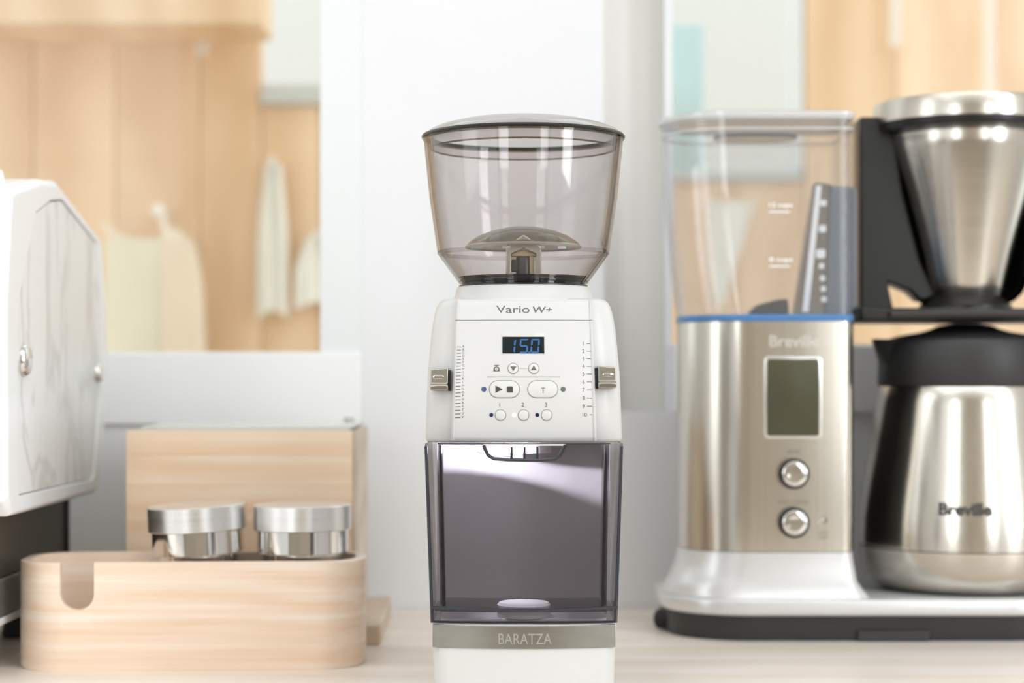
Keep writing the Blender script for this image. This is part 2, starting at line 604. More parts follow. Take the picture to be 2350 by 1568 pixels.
def wall_with_holes(name, mat, u0, u1, v0, v1, holes, place):
    """a wall of thickness t with rectangular openings, cut along the openings' edges"""
    us = sorted({u0, u1, *[h[0] for h in holes], *[h[1] for h in holes]})
    vs = sorted({v0, v1, *[h[2] for h in holes], *[h[3] for h in holes]})
    mb = MB()
    for a, b in zip(us, us[1:]):
        for c, d in zip(vs, vs[1:]):
            mu, mv = (a + b) / 2, (c + d) / 2
            if any(h[0] < mu < h[1] and h[2] < mv < h[3] for h in holes):
                continue
            mb.box(*place(a, b, c, d))
    bm_o = mb.build(name, mat, None, smooth=0)
    me = bm_o.data
    bm = bmesh.new()
    bm.from_mesh(me)
    bmesh.ops.remove_doubles(bm, verts=bm.verts, dist=1e-6)
    # drop the inner faces shared by two neighbouring blocks
    seen = {}
    for f in bm.faces:
        seen.setdefault(tuple(sorted(v.index for v in f.verts)), []).append(f)
    bmesh.ops.delete(bm, geom=[f for fs in seen.values() if len(fs) > 1 for f in fs], context='FACES')
    bmesh.ops.recalc_face_normals(bm, faces=bm.faces)
    bm.to_mesh(me)
    bm.free()
    return struct(bm_o)


struct(MB().box(-RX, RX, RY0, WD + 60, RZ0 - 20, RZ0).build('floor', M['floor'], None, smooth=0))
struct(MB().box(-RX - 80, RX + 80, RY0 - 80, WD + 60, RZ1, RZ1 + 60).build('ceiling', M['ceiling'], None, smooth=0))
wall_with_holes('wall_rear', M['tan_wall'], -RX, RX, RZ0, RZ1, [(-1460, -840, 0, 1500), (970, 1470, 0, 1500)],
                lambda a, b, c, d: (a, b, RY0 - 60, RY0, c, d))
wall_with_holes('wall_right', M['wall'], RY0, WD + 60, RZ0, RZ1, [(-395, 155, 100, 1500)],
                lambda a, b, c, d: (RX, RX + 60, a, b, c, d))
wall_with_holes('wall_left', M['wall'], RY0, WD + 60, RZ0, RZ1, [(0, 700, 100, 1500)],
                lambda a, b, c, d: (-RX - 60, -RX, a, b, c, d))


def frame_box(name, axis, a, b, c, d, lo, hi, fr=30, bars=1):
    """a window in an opening: frame, mullion and pane as parts. axis 'y': opening runs along x and z; axis 'x': along y and z"""
    root = bpy.data.objects.new(name, None)
    COL.objects.link(root)
    root['kind'] = 'structure'

    def bx(u0, u1, v0, v1, t0, t1):
        return (u0, u1, t0, t1, v0, v1) if axis == 'y' else (t0, t1, u0, u1, v0, v1)
    for u0, u1, v0, v1 in ((a, b, c, c + fr), (a, b, d - fr, d), (a, a + fr, c + fr, d - fr), (b - fr, b, c + fr, d - fr)):
        MB().box(*bx(u0, u1, v0, v1, lo, hi)).build('window_frame', M['trim'], root, smooth=0, bevel=1.5)
    for k in range(bars):
        m_ = c + (d - c) * (k + 1) / (bars + 1)
        MB().box(*bx(a + fr, b - fr, m_ - 10, m_ + 10, lo + 5, hi - 5)).build('mullion', M['trim'], root, smooth=0)
    mid = (lo + hi) / 2
    MB().box(*bx(a + fr, b - fr, c + fr, d - fr, mid - 2, mid + 2)).build('pane', M['glass'], root, smooth=0)
    return root


# the window wall the camera faces: left window, pillar, niche, right window
XL, XLw = wx(735, WD), -1640            # right edge of the left window
ZSL, ZSR = wz(808, WD), wz(790, WD)     # sill heights
XN0, XN1 = wx(1385, WD), wx(1540, WD)   # niche
TOPW = 1250
WT = 70.0
wall_with_holes('wall_back', M['wall'], -RX, RX, RZ0, RZ1,
                [(-1500, XL, ZSL, TOPW), (XN0, XN1, wz(946, WD), TOPW), (XN1 + 0.0, 1500, ZSR, TOPW)],
                lambda a, b, c, d: (a, b, WD, WD + WT, c, d))
struct(MB().box(XN0 - 20, XN1 + 2, WD + WT - 16, WD + WT + 4, wz(946, WD) - 20, TOPW + 20).build('wall_niche', M['niche'], None, smooth=0))
# a slim post between niche and right window
struct(MB().box(XN1 - 4, XN1 + 3, WD + 20, WD + WT, wz(946, WD), TOPW).build('trim_3', M['trim'], None, smooth=0))
# casing beside the left window and sill boards below both windows, standing a little proud
struct(MB().box(XL, wx(832, WD), WD - 0.8, WD, ZSL - 60, TOPW).build('trim_1', M['trim'], None, smooth=40, bevel=0.4))
struct(MB().box(-1500, wx(832, WD), WD - 3.4, WD - 0.9, wz(975, WD), ZSL - 0.3).build('trim_2', M['sill'], None, smooth=40, bevel=1.2))
struct(MB().box(wx(1548, WD), 1500, WD - 14, WD, wz(945, WD), ZSR - 1).build('trim_4', M['sill'], None, smooth=40, bevel=2))
for nm, a, b, z0 in (('window_1', -1500, XL, ZSL), ('window_2', XN1 + 3, 1500, ZSR)):
    root = bpy.data.objects.new(nm, None)
    COL.objects.link(root)
    root['kind'] = 'structure'
    MB().box(a, b, WD + 30, WD + 34, z0, TOPW).build('pane', M['glass'], root, smooth=0)
frame_box('window_3', 'y', -1460, -840, 0, 1500, RY0 - 55, RY0 - 15)
frame_box('window_4', 'y', 970, 1470, 0, 1500, RY0 - 55, RY0 - 15)
frame_box('window_5', 'x', -395, 155, 100, 1500, RX + 15, RX + 55)
frame_box('window_6', 'x', 0, 700, 100, 1500, -RX - 55, -RX - 15)

# ------------------------------------------------------------------ the timber yard behind the windows
PD = 2600.0
yard = struct(MB().box(-1900, 1900, PD + 26, PD + 46, -900, 420).build('wall_far', M['plank'], None, smooth=0), 'pine boarded wall seen blurred through the windows')
seams_l = [-190, 75, 265, 458, 610]
zt_l, zt_m, zt_r = 1500, wz(240, PD), wz(415, PD)


def plank(x0, x1, z1, dy=0.0):
    return MB().box(x0 + 0.4, x1 - 0.4, PD + dy * 0.4, PD + 26, -880, z1).build('plank', M['plank'], yard, smooth=40, bevel=2)


edges = [-1500, -1390, -1275, -1160, -1050, -940, -830, -720] + [wx(p, PD) for p in (75, 265, 458, 600)]
for i, (a, b) in enumerate(zip(edges, edges[1:])):
    plank(a, b, zt_l, (0, 4, 1, 5, 2)[i % 5])
mid = [wx(600, PD), wx(735, PD), wx(880, PD), wx(1010, PD), wx(1140, PD), wx(1270, PD), wx(1400, PD), wx(1540, PD)]
for i, (a, b) in enumerate(zip(mid, mid[1:])):
    plank(a, b, zt_m, (3, 0, 4)[i % 3])
low = [wx(1540, PD), wx(1690, PD), wx(1846, PD)]
for i, (a, b) in enumerate(zip(low, low[1:])):
    plank(a, b, zt_r, (1, 4)[i % 2])
rt = [wx(p, PD) for p in (1846, 2055, 2272, 2470)] + [890, 1010, 1130, 1250, 1370, 1500]
for i, (a, b) in enumerate(zip(rt, rt[1:])):
    plank(a, b, 1500, (0, 5, 2, 4)[i % 4])
# header beam at the upper left
struct(MB().box(-1500, wx(612, 2450), 2390, 2510, wz(76, 2450), wz(76, 2450) + 150).build('beam', M['plank'], None, smooth=40, bevel=3))
# grey ledge on the lower boards and the white-rendered house beyond
struct(MB().box(wx(600, PD), wx(1540, PD), PD - 12, PD + 60, zt_m, zt_m + 26).build('trim_5', M['grey_sill'], None, smooth=40, bevel=2))
struct(MB().box(wx(1540, PD), wx(1846, PD) - 4, PD - 10, PD + 60, zt_r, zt_r + 14).build('trim_6', M['grey_sill'], None, smooth=40, bevel=2))
struct(MB().box(-2600, 2600, 4200, 4300, -900, 2600).build('wall_outside', M['outside_white'], None, smooth=0), 'white rendered wall beyond the boards')
struct(MB().box(-2600, 2600, WD + WT, 4200, -920, -900).build('ground', M['niche'], None, smooth=0))
# white corner post with pale teal panel beside it
struct(MB().box(wx(1846, PD) - 16, wx(1846, PD) - 2, PD - 6, PD + 50, zt_r + 14, 1500).build('trim_7', M['trim'], None, smooth=40, bevel=2))
tp = MB().box(wx(1530, 2700), wx(1614, 2700), 2690, 2700, zt_r - 200, wz(58, 2700)).build('teal_panel', M['teal'], None, smooth=40, bevel=2)
tag(tp, 'pale teal upright panel outside beyond the window niche', 'panel')


def hang_cord(px, zt, zb, label, d=2560.0, n=3):
    t = thing('hanging_rope', label, 'cord', (wx(px, d), d, zb), group='white cords hanging before the boards')
    for k in range(n):
        MB().tube([((k - (n - 1) / 2) * 5.2, 0, zt - zb), ((k - (n - 1) / 2) * 5.2, 0, 0)], 2.0, 6).build('strand', M['cord'], t)
    MB().box(-9, 9, -2, 38, zt - zb - 1, zt - zb + 3).build('cord_bracket', M['cord'], t, smooth=0)
    return t


hang_cord(463, 760, wz(128, 2560), 'short white cord strands hanging below the timber beam')
hang_cord(2272, 760, wz(245, 2560), 'long white cord strands hanging above the filter basket lid')
hang_cord(2055, 760, wz(106, 2560), 'short white cord strands hanging above the black brewer spine')


def cloth(name, label, px0, px1, py0, py1, d, mat, folds, amp, group=None):
    """hanging cloth with folds, closed slab"""
    x0, x1, z0, z1 = wx(px0, d), wx(px1, d), wz(py1, d), wz(py0, d)
    w = x1 - x0
    t = thing(name, label, 'cloth', ((x0 + x1) / 2, d, z0), group=group)
    h = z1 - z0

    def fr(u, v):
        gather = 0.55 + 0.45 * min(1, (1 - v) * 2.2)
        return ((u - 0.5) * w * gather, -6 + amp * math.sin(u * folds * 2 * math.pi + 1.1 * v), v * h - 4 * math.cos(u * 6))

    def bk(u, v):
        x, y, z = fr(u, v)
        return (x, y + 3, z)
    MB().slab(fr, bk, frange(0, 1, 28), frange(0, 1, 10)).build('cloth_drape', mat, t, smooth=60)
    MB().tube([(0, PD - d, h - 6), (0, -10, h - 4), (0, -14, h + 6)], 4, 8).build('peg', M['cord'], t)
    return t


cloth('hanging_cloth', 'narrow cream cloth hanging on the boards behind the window', 592, 662, 375, 720, 2570, M['white_cloth'], 2, 7)
cloth('hanging_cloth', 'white cloth hanging beside the window casing', 676, 790, 540, 700, 2565, M['white_cloth'], 2, 9)

# pointed cream cloth seen through the water tank
PX0, PX1, PDD = wx(1622, 2570), wx(1730, 2570), 2570.0
pz0, pz1 = wz(700, 2570), wz(462, 2570)
pc = thing('hanging_cloth', 'cream pointed cloth hanging on the boards behind the water tank', 'cloth', ((PX0 + PX1) / 2, PDD, pz0))


def pcf(off):
    def fn(u, v):
        w = (PX1 - PX0) * (0.22 + 0.78 * v)
        return ((u - 0.35) * w - 10 * (1 - v) + (PX1 - PX0) * -0.12, 5 * math.sin(7 * u + 2 * v) - off, v * (pz1 - pz0))
    return fn


MB().slab(pcf(4), pcf(1), frange(0, 1, 16), frange(0, 1, 10)).build('cloth_drape', M['white_cloth'], pc, smooth=60)
for u in (0.06, 0.94):
    x_, y_, z_ = pcf(2)(u, 0.98)
    MB().tube([(x_, PD - PDD, z_), (x_, y_ - 6, z_)], 3.5, 8).build('peg', M['cord'], pc)

# cotton bag on a peg
BD = 2540.0
bagx = wx(358, BD)
bag = thing('cotton_bag', 'cream cotton bag hung from a round white peg behind the window', 'bag', (bagx, BD, wz(900, BD)))
bz0 = wz(900, BD)
bl, br_, bt = wx(238, BD) - bagx, wx(478, BD) - bagx, wz(560, BD) - bz0


def bagf(sgn):
    def fn(u, v):
        x = bl + (br_ - bl) * u
        rnd = max(0.0, (u - 0.55) / 0.45)
        top = bt + 6 + (14 * math.sin(min(1, rnd * 1.5) * math.pi) if u > 0.55 else 0) - (60 * max(0.0, (u - 0.86) / 0.14) ** 2)
        bulge = 22 * math.sin(math.pi * min(1, max(0, u))) ** 0.6 * (0.35 + 0.65 * math.sin(math.pi * (0.15 + 0.8 * (1 - v))))
        return (x * (1.0 - 0.10 * v * (1 if x > 0 else 0)), sgn * bulge + 1.5 * math.sin(9 * u + 3 * v), top * v)
    return fn


MB().slab(bagf(-1), bagf(1), frange(0, 1, 24), frange(0, 1, 14)).build('bag_body', M['cream_cloth'], bag, smooth=60)
bfx = [u for u in frange(0.58, 0.99, 12)]


def flapf(off):
    def fn(u, v):
        x, y, z = bagf(-1)(u, v)
        return (x, y - off, z - 1)
    return fn


MB().slab(flapf(4), flapf(1), bfx, frange(0.02, 0.98, 10)).build('side_gusset', M['peach_cloth'], bag, smooth=60)
kz = wz(482, BD) - bz0
kx = wx(362, BD) - bagx
MB().tube([(kx + 4, 10, kz - 6), (kx + 10, 0, kz - 26), (kx + 24, -6, kz - 58), (kx + 34, -8, bt - 6)], [3.5, 4, 5, 8], 8).build('strap', M['white_cloth'], bag)
MB().tube([(bl, -4, bt + 26), (bl + 20, -6, bt + 10), (bl + 50, -8, bt - 6), (kx + 20, -8, bt + 2)], 4, 8).build('drawstring', M['cream_cloth'], bag)
MB().lathe([(0, -9), (6, -7.5), (9, 0), (6, 7.5), (0, 9)], 16).build('peg_head', M['white_cloth'], bag, loc=(kx, 0, kz))
MB().tube([(kx, 0, kz), (kx, PD - BD + 4, kz)], 4, 8).build('peg_rod', M['white_cloth'], bag)

# ------------------------------------------------------------------ coffee grinder
GD = 1180.0
GX = wx(1201, GD)
gr = thing('coffee_grinder', 'white electric coffee grinder with smoky hopper and lit grounds bin, in the middle', 'coffee grinder', (GX, GD, 0))
LEAN = [(150, 4.2), (161, 2.2), (170, 1.0), (178, 0.5), (186, 0.6), (196, 2.0), (208, 4.6), (229, 9.8), (240, 13.4), (246, 17)]


def yface(x, z):
    return -66 + lerp(LEAN, z) + 4.0 * (x / 43.0) ** 2


def fm(x, z, w):
    return (x, yface(x, z) - w, z)


def gp(px, py, fn=yface):
    """picture position to (x, z) on the grinder's front"""
    y = -60.0
    for _ in range(5):
        d = GD + y
        x, z = wx(px, d) - GX, wz(py, d)
        y = fn(x, z)
    return x, z


GS = F / (GD - 60)      # px per mm on the front

# body shell with the two side wings
HW = [(150, 58.8), (160, 58.5), (197, 57.2), (223, 55.2), (236, 53.2), (243, 51.2)]
rings = []
for z, ins in ((157.5, 1.5), (158.5, 0.3), (160, 0), (172, 0), (185, 0), (197, 0), (210, 0), (223, 0), (232, 0), (238, 0.3), (241, 1.0), (242.6, 2.4), (243.2, 4.5)):
    h = lerp(HW, z) - ins
    rings.append([(x, y, z) for x, y in rrect(-h, h, -57 + lerp(LEAN, z) + ins, 112 - ins, 17, 8)])
MB().rings(rings).build('body_shell', M['grinder_white'], gr, smooth=50)


def hwp(z):
    return 42.6 - 2.6 * (z - 159) / 86.0


# control panel and name panel, two plates with a fine joint between them
zj = gp(1201, 735)[1]


def panel(name, z0, z1, lip0, lip1):
    mb = MB()
    us = [-1, -0.985, -0.97, -0.955] + frange(-0.94, 0.94, 20) + [0.955, 0.97, 0.985, 1]

    def front(u, v):
        hw = hwp(v)
        x = u * hw
        e = abs(u)
        drop = 0.0 if e < 0.96 else (-0.9 if e < 0.98 else 0.0 if e < 0.99 else 1.5)
        y = yface(x, v) + drop
        if v < z0 + 0.6 and lip0:
            y += 0.8
        if v > z1 - 0.6 and lip1:
            y += 0.8
        return (x, y, v)

    def back(u, v):
        return (u * hwp(v), -57 + lerp(LEAN, v) + 12, v)
    vs_ = [z0, z0 + 0.3, z0 + 0.9] + frange(z0 + 2, z1 - 2, 10) + [z1 - 0.9, z1 - 0.3, z1]
    mb.slab(front, back, us, vs_)
    return mb.build(name, M['grinder_white'], gr, smooth=50)


panel('control_panel', 159.0, zj - 0.22, True, False)
panel('name_panel', zj + 0.22, 241.8, False, True)
MB().slab(lambda u, v: (u * 40, yface(u * 40, v) + 0.5, v), lambda u, v: (u * 40, yface(u * 40, v) + 4, v), frange(-1, 1, 16), [zj - 0.4, zj + 0.4]).build('panel_joint', M['line'], gr)
# neck that carries the hopper
rings = []
for z, r, s in ((238, 47, 1.3), (241.5, 46, 1.2), (244, 43.5, 1.1), (246.5, 42, 1.05), (250.2, 41, 1.0), (251.3, 40.2, 1.0)):
    rings.append([(x * (1 if s == 1 else 1.0), y, z) for x, y in rrect(-r + 3 * (s - 1), r - 3 * (s - 1), -r * 1.03, r * 1.03, min(r * 0.93, 41), 12)])
MB().rings(rings).build('neck', M['grinder_white'], gr, smooth=60)

# hopper
HZ = 252.5
hop = MB()
outer = [(39.5, HZ + 1), (40.2, HZ + 2), (52.0, 270.6), (52.8, 272.6), (53.4, 276), (57.6, 305), (61.0, 338), (61.4, 342.5)]
inner = [(59.6, 342.5), (59.2, 338), (55.8, 305), (51.6, 276), (51.0, 273.2), (50.4, 271.6), (38.4, HZ + 2.6), (36, HZ + 1)]
hop.lathe(outer, 96).lathe(inner, 96)
hopper = hop.build('hopper', M['hopper'], gr, smooth=35)
MB().lathe([(52.2, 271.0), (53.0, 272.0), (52.9, 273.4), (51.2, 273.4), (50.8, 272.2), (51.4, 271.0)], 96, loop=True).build('hopper_crease', M['hopper'], hopper)
MB().lathe([(61.0, 341.6), (61.9, 341.8), (61.9, 342.6), (59.6, 342.6), (59.6, 341.6)], 96, loop=True).build('hopper_rim', M['hopper_edge'], hopper)
lid = MB().lathe([(61.4, 344.6), (58, 347.4), (52, 350.0), (40, 353.0), (26, 355.0), (12, 356.0), (0.01, 356.3)], 96).build('hopper_lid', M['lid'], gr, smooth=60)
MB().lathe([(62.3, 342.7), (62.6, 343.8), (61.8, 344.9), (59.8, 344.8), (59.8, 342.7)], 96, loop=True).build('lid_rim', M['rim_dark'], lid)
MB().lathe([(57.4, 344.0), (57.2, 336.6), (56.4, 336.2), (56.4, 344.0)], 96, loop=True).build('lid_skirt', M['hopper'], lid)
MB().lathe([(57.3, 337.0), (57.1, 336.0), (56.5, 336.0), (56.5, 337.0)], 96, loop=True).build('skirt_edge', M['hopper_edge'], lid)

# stacked collar rings at the hopper foot
for k, (r, z0, z1, mt) in enumerate(((39.6, 251.0, 252.4, 'ring_dark'), (38.0, 252.6, 254.0, 'ring_mid'), (39.8, 254.2, 255.2, 'ring_mid'), (38.4, 255.4, 256.6, 'ring_mid'), (40.0, 256.8, 257.6, 'ring_mid'))):
    MB().lathe([(r, z0), (r, z1), (26, z1), (26, z0)], 72, loop=True).build('collar_ring', M[mt], gr)
MB().lathe([(26, 251.2), (26, 256.2), (0.01, 256.2)], 48).build('burr_throat', M['ring_dark'], gr)
# bean guard: a domed cap on a gabled tab
cap = MB()
cap.lathe([(35.4, 275.6), (35.6, 276.6), (33.5, 279.0), (28, 282.8), (20, 286.0), (10, 288.2), (0.01, 289.0)], 72)
cap.lathe([(35.4, 275.6), (33.8, 276.0), (27, 279.6), (19, 282.8), (10, 284.8), (0.01, 285.4)], 72)
cp = cap.build('bean_guard', M['cap'], gr, smooth=50)
MB().lathe([(35.7, 275.4), (35.9, 276.4), (35.0, 277.4), (34.2, 276.4), (34.6, 275.4)], 72, loop=True).build('guard_rim', M['cap_tab'], cp)


def house(hw, z0, ze, zp):
    return [(-hw, z0), (hw, z0), (hw, ze), (0, zp), (-hw, ze)]


tab = MB()
o_, i_ = house(10.6, 257.6, 274.5, 281.5), house(7.6, 257.6, 270.0, 273.4)
tab.rings([[(x, -34, z) for x, z in i_], [(x, -34.0, z) for x, z in o_], [(x, -22, z) for x, z in o_], [(x, -22, z) for x, z in i_], [(x, -34, z) for x, z in i_]], False, False)
tab.build('shutoff_tab', M['cap_tab'], gr, smooth=30, bevel=0.7)
MB().prism_y(house(10.2, 257.6, 274.0, 281.0), -22, 10).build('tab_back', M['cap'], gr, smooth=30)
tb = MB().prism_y([(-7.4, 268.6), (7.4, 268.6), (7.4, 270), (0, 272.6), (-7.4, 270)], -31, -24).build('tab_lintel', M['tan_plastic'], gr, smooth=30, bevel=0.4)
MB().prism_y([(3.6, 257.8), (6.0, 257.8), (6.0, 268.6), (3.6, 268.6)], -31, -26).build('tab_post', M['tan_plastic'], gr, smooth=30, bevel=0.3)
MB().lathe([(0.01, 256.4), (4.6, 256.4), (4.6, 267.6), (4.0, 268.4), (0.01, 268.6)], 32, 0, -27).build('shutoff_pin', M['ring_dark'], gr)
MB().box(-7.4, -3.4, -30, -25, 259.5, 266.6).build('shutoff_stop', M['ring_dark'], gr, bevel=0.5)

# lettering on the name panel
cx_, cz_ = gp(1177, 710)
text_on('name_lettering', 'Vario', cx_, cz_, 77 / GS, 17 / GS, fm, M['print_soft'], gr)
cx_, cz_ = gp(1245, 711)
text_on('name_lettering', 'W+', cx_, cz_, 46 / GS, 14.5 / GS, fm, M['print_soft'], gr, shear=0.1, bold=0.012)

# display
x0, z1 = gp(1152.5, 766)
x1, z0 = gp(1249.5, 813)
dsp = MB().pad(rrect(x0 - 0.5, x1 + 0.5, z0 - 0.4, z1 + 0.3, 0.3, 2), fm, -0.2, 0.25, 0.15).build('display_frame', M['grinder_white2'], gr)
x0, z1 = gp(1153, 773)
x1, z0 = gp(1249, 811.5)
scr = MB().pad(rrect(x0, x1, z0, z1, 0.15, 2), fm, 0.0, 0.34).build('display', M['display'], gr, smooth=0)


def digit(px0, px1, py0, py1, segs):
    """seven-segment figure, slanted; each lit bar a piece of its own"""
    def P(u, v):
        px = px0 + (px1 - px0) * u + 3.0 * (v - 0.5) * (py1 - py0) / 33.0
        py = py1 + (py0 - py1) * v
        return gp(px, py)
    t, th = 0.20, 0.12
    S = {
        'a': [(0.04, 1.0), (0.96, 1.0), (0.80, 1 - th), (0.20, 1 - th)],
        'd': [(0.20, th), (0.80, th), (0.96, 0.0), (0.04, 0.0)],
        'g': [(0.18, 0.5 + th / 2), (0.82, 0.5 + th / 2), (0.92, 0.5), (0.82, 0.5 - th / 2), (0.18, 0.5 - th / 2), (0.08, 0.5)],
        'f': [(0.0, 0.97), (t, 0.86), (t, 0.57), (0.08, 0.52), (0.0, 0.55)],
        'b': [(1.0, 0.97), (1 - t, 0.86), (1 - t, 0.57), (0.92, 0.52), (1.0, 0.55)],
        'e': [(0.0, 0.03), (t, 0.14), (t, 0.43), (0.08, 0.48), (0.0, 0.45)],
        'c': [(1.0, 0.03), (1 - t, 0.14), (1 - t, 0.43), (0.92, 0.48), (1.0, 0.45)],
    }
    for s_ in segs:
        pts = [P(u, v) for u, v in S[s_]]
        MB().add([fm(x, z, 0.42) for x, z in pts], [tuple(range(len(pts)))]).build('digit_segment', M['digit'], scr, smooth=0)


digit(1163, 1183, 778, 811, 'bc')
digit(1192, 1212, 778, 811, 'afgcd')
digit(1218, 1238, 778, 811, 'abcdef')
px_, pz_ = gp(1214, 809)
MB().add([fm(px_ + a, pz_ + b, 0.42) for a, b in ((-0.6, -0.5), (0.6, -0.5), (0.6, 0.5), (-0.6, 0.5))], [(0, 1, 2, 3)]).build('decimal_point', M['digit'], scr, smooth=0)


def pill(cx, cz, hw, hh, n=16):
    o = []
    for i in range(n + 1):
        a = -math.pi / 2 + math.pi * i / n
        o.append((cx + hw - hh + hh * math.cos(a), cz + hh * math.sin(a)))
    for i in range(n + 1):
        a = math.pi / 2 + math.pi * i / n
        o.append((cx - hw + hh + hh * math.cos(a), cz + hh * math.sin(a)))
    return o


def button(px, py, wpx, hpx):
    x, z = gp(px, py)
    hw, hh = wpx / GS / 2, hpx / GS / 2
    MB().ringpad(pill(x, z, hw + 0.36, hh + 0.36), pill(x, z, hw - 0.12, hh - 0.12), fm, -0.1, 0.06).build('button_groove', M['soft_groove'], gr)
    return MB().pad(pill(x, z, hw, hh), fm, -0.2, 0.55, 0.5).build('button', M['grinder_white2'], gr, smooth=60)


def mark(name, pts_px, parent, mat='print', lift=0.62):
    pts = [gp(*p) for p in pts_px]
    return MB().add([fm(x, z, lift) for x, z in pts], [tuple(range(len(pts)))]).build(name, M[mat], parent, smooth=0)


bt1 = button(1177.5, 846, 23, 23)
mark('down_arrow', [(1171, 841), (1185, 841), (1178, 852)], bt1, 'print_soft')
bt2 = button(1225, 846, 23, 23)
mark('up_arrow', [(1218, 850), (1232, 850), (1225, 839)], bt2, 'print_soft')
bt3 = button(1157.5, 893.5, 68, 38)
mark('play_mark', [(1137, 885), (1153.5, 893.5), (1137, 902)], bt3)
MB().pad(rrect(gp(1163, 894)[0], gp(1177, 894)[0], gp(1170, 901)[1], gp(1170, 887)[1], 0.35, 3), fm, 0.5, 0.62).build('stop_mark', M['print'], bt3, smooth=0)
bt4 = button(1245.5, 893.5, 68, 38)
x, z = gp(1246.5, 896)
text_on('tare_letter', 'T', x, z, 9 / GS, 12 / GS, fm, M['print_soft'], bt4, 0.62)
for px, ch in ((1148.5, '1'), (1201.5, '2'), (1254.5, '3')):
    b_ = button(px, 953, 23.5, 23.5)
    x, z = gp(px - 1.5, 929)
    text_on('button_number', ch, x, z, None, 9.5 / GS, fm, M['print_soft'], gr)
for px, py, r, mt in ((1110.5, 893.5, 6.0, 'led_blue'), (1292.5, 893.5, 6.0, 'led_grey'), (1127.5, 952.5, 4.7, 'led_navy'), (1180, 952.5, 5.0, 'led_on'), (1233, 952.5, 4.7, 'led_navy')):
    x, z = gp(px, py)
    MB().pad(circ(x, z, r / GS, 24), fm, -0.1, 0.25, 0.2).build('indicator_light', M[mt], gr, smooth=60)
# line between the arrow buttons, long line under them
mark('link_line', [(1192, 845.3), (1210, 845.3), (1210, 846.7), (1192, 846.7)], gr, 'line', 0.06)
x0, zl = gp(1118, 865)
x1, _ = gp(1285, 865)
MB().slab(lambda u, v: fm(x0 + (x1 - x0) * u, v, 0.05), lambda u, v: fm(x0 + (x1 - x0) * u, v, -0.3), frange(0, 1, 10), [zl - 0.22, zl + 0.22]).build('divider_line', M['line'], gr, smooth=0)
# weighing-scale mark
ic = [(1132, 852.5), (1147, 852.5), (1146, 844.5), (1143.5, 842), (1135.5, 842), (1133, 844.5)]
sc_i = mark('scale_mark', ic, gr, 'print_soft', 0.06)
mark('scale_pan', [(1133, 837.6), (1146.5, 837.6), (1144.5, 839.3), (1135, 839.3)], sc_i, 'print_soft', 0.06)
mark('scale_stem', [(1138.7, 839), (1140.7, 839), (1140.7, 842.2), (1138.7, 842.2)], sc_i, 'print_soft', 0.06)
x, z = gp(1139.7, 847.3)
MB().pad(circ(x, z, 3.6 / GS, 20), fm, 0.0, 0.09).build('scale_dial', M['grinder_white2'], sc_i, smooth=0)
mark('scale_needle', [(1138.6, 847.6), (1141.5, 844.8), (1140.6, 848.6)], sc_i, 'print_soft', 0.12)

# printed grind scales: A to V with ticks on the left, 1 to 10 on the right
letters = 'ABCDEFGHIJKLMNOPQRSTUV'
for k, ch in enumerate(letters):
    t_ = k / 21.0
    py = 796 + (958 - 796) * (t_ * (0.93 + 0.07 * t_))
    sh = -1.5 * t_
    mt = 'print_soft' if k < 10 else 'print'
    mark('tick_mark', [(1044.5 + sh, py + 0.2), (1058 + sh * 0.8, py - 0.4), (1058 + sh * 0.8, py + 1.0), (1044.5 + sh, py + 1.6)], gr, mt, 0.06)
    x, z = gp(1063.5 + sh, py - 1)
    text_on('scale_letter', ch, x, z, None, 5.2 / GS, fm, M[mt], gr)
for k in range(10):
    t_ = k / 9.0
    py = 789 + (952 - 789) * (t_ * (0.93 + 0.07 * t_))
    sh = 1.5 * t_
    a = 1346 if k < 9 else 1352
    mark('tick_mark', [(a + sh, py - 0.7), (1357.5 + sh, py - 0.4), (1357.5 + sh, py + 0.9), (a + sh, py + 0.6)], gr, 'print', 0.06)
    x, z = gp((1338.5 if k < 9 else 1340.5) + sh, py)
    text_on('scale_number', str(k + 1), x, z, None, 9.0 / GS, fm, M['print_soft'], gr)


# sliding levers on the wings, each in its slot
def wing_y(z):
    return -57 + lerp(LEAN, z)


def lever(pa, pb, ya, yb, side):
    d = GD - 62
    xa, xb = wx(pa, d) - GX, wx(pb, d) - GX
    za, zb = wz(ya, d), wz(yb, d)
    zm = za + (zb - za) * 0.24
    y0 = wing_y(zb) - 7
    xin, xout = (xb, xa) if side < 0 else (xa, xb)
    mb = MB()
    # the top face rises towards the panel, a lower step juts forward
    prof = lambda x, k: [(x, y0 + 26, za), (x, y0 - 1.2, za), (x, y0 - 1.6, zm), (x, y0 + 1.2, zm + 0.9), (x, y0 + 2.6, zb + k), (x, y0 + 26, zb + k)]
    mb.rings([prof(min(xin, xout), 1.0 if side > 0 else 0.0), prof(max(xin, xout), 0.0 if side > 0 else 1.0)])
    lv = mb.build('slide_lever', M['pewter'], gr, smooth=35, bevel=0.6, seg=3)
    xm, zz = (xin * 0.45 + xout * 0.55), zm + (zb - zm) * 0.52
    MB().pad(pill(xm, zz, 3.2, 1.05, 10), lambda x, z, w: (x, y0 + 1.9 - w, z), -0.5, 0.35, 0.25).build('lever_grip', M['chrome'], lv)
    s0, s1 = (xin, xin + 1.6) if side < 0 else (xin - 1.6, xin)
    MB().box(s0, s1, y0 + 3.2, y0 + 20, za - 0.5, zb - 0.5).build('lever_slot', M['black_gap'], gr, smooth=0)
    return lv


lever(987, 1028, 896, 848, -1)
lever(1373, 1415.5, 890.5, 843, 1)

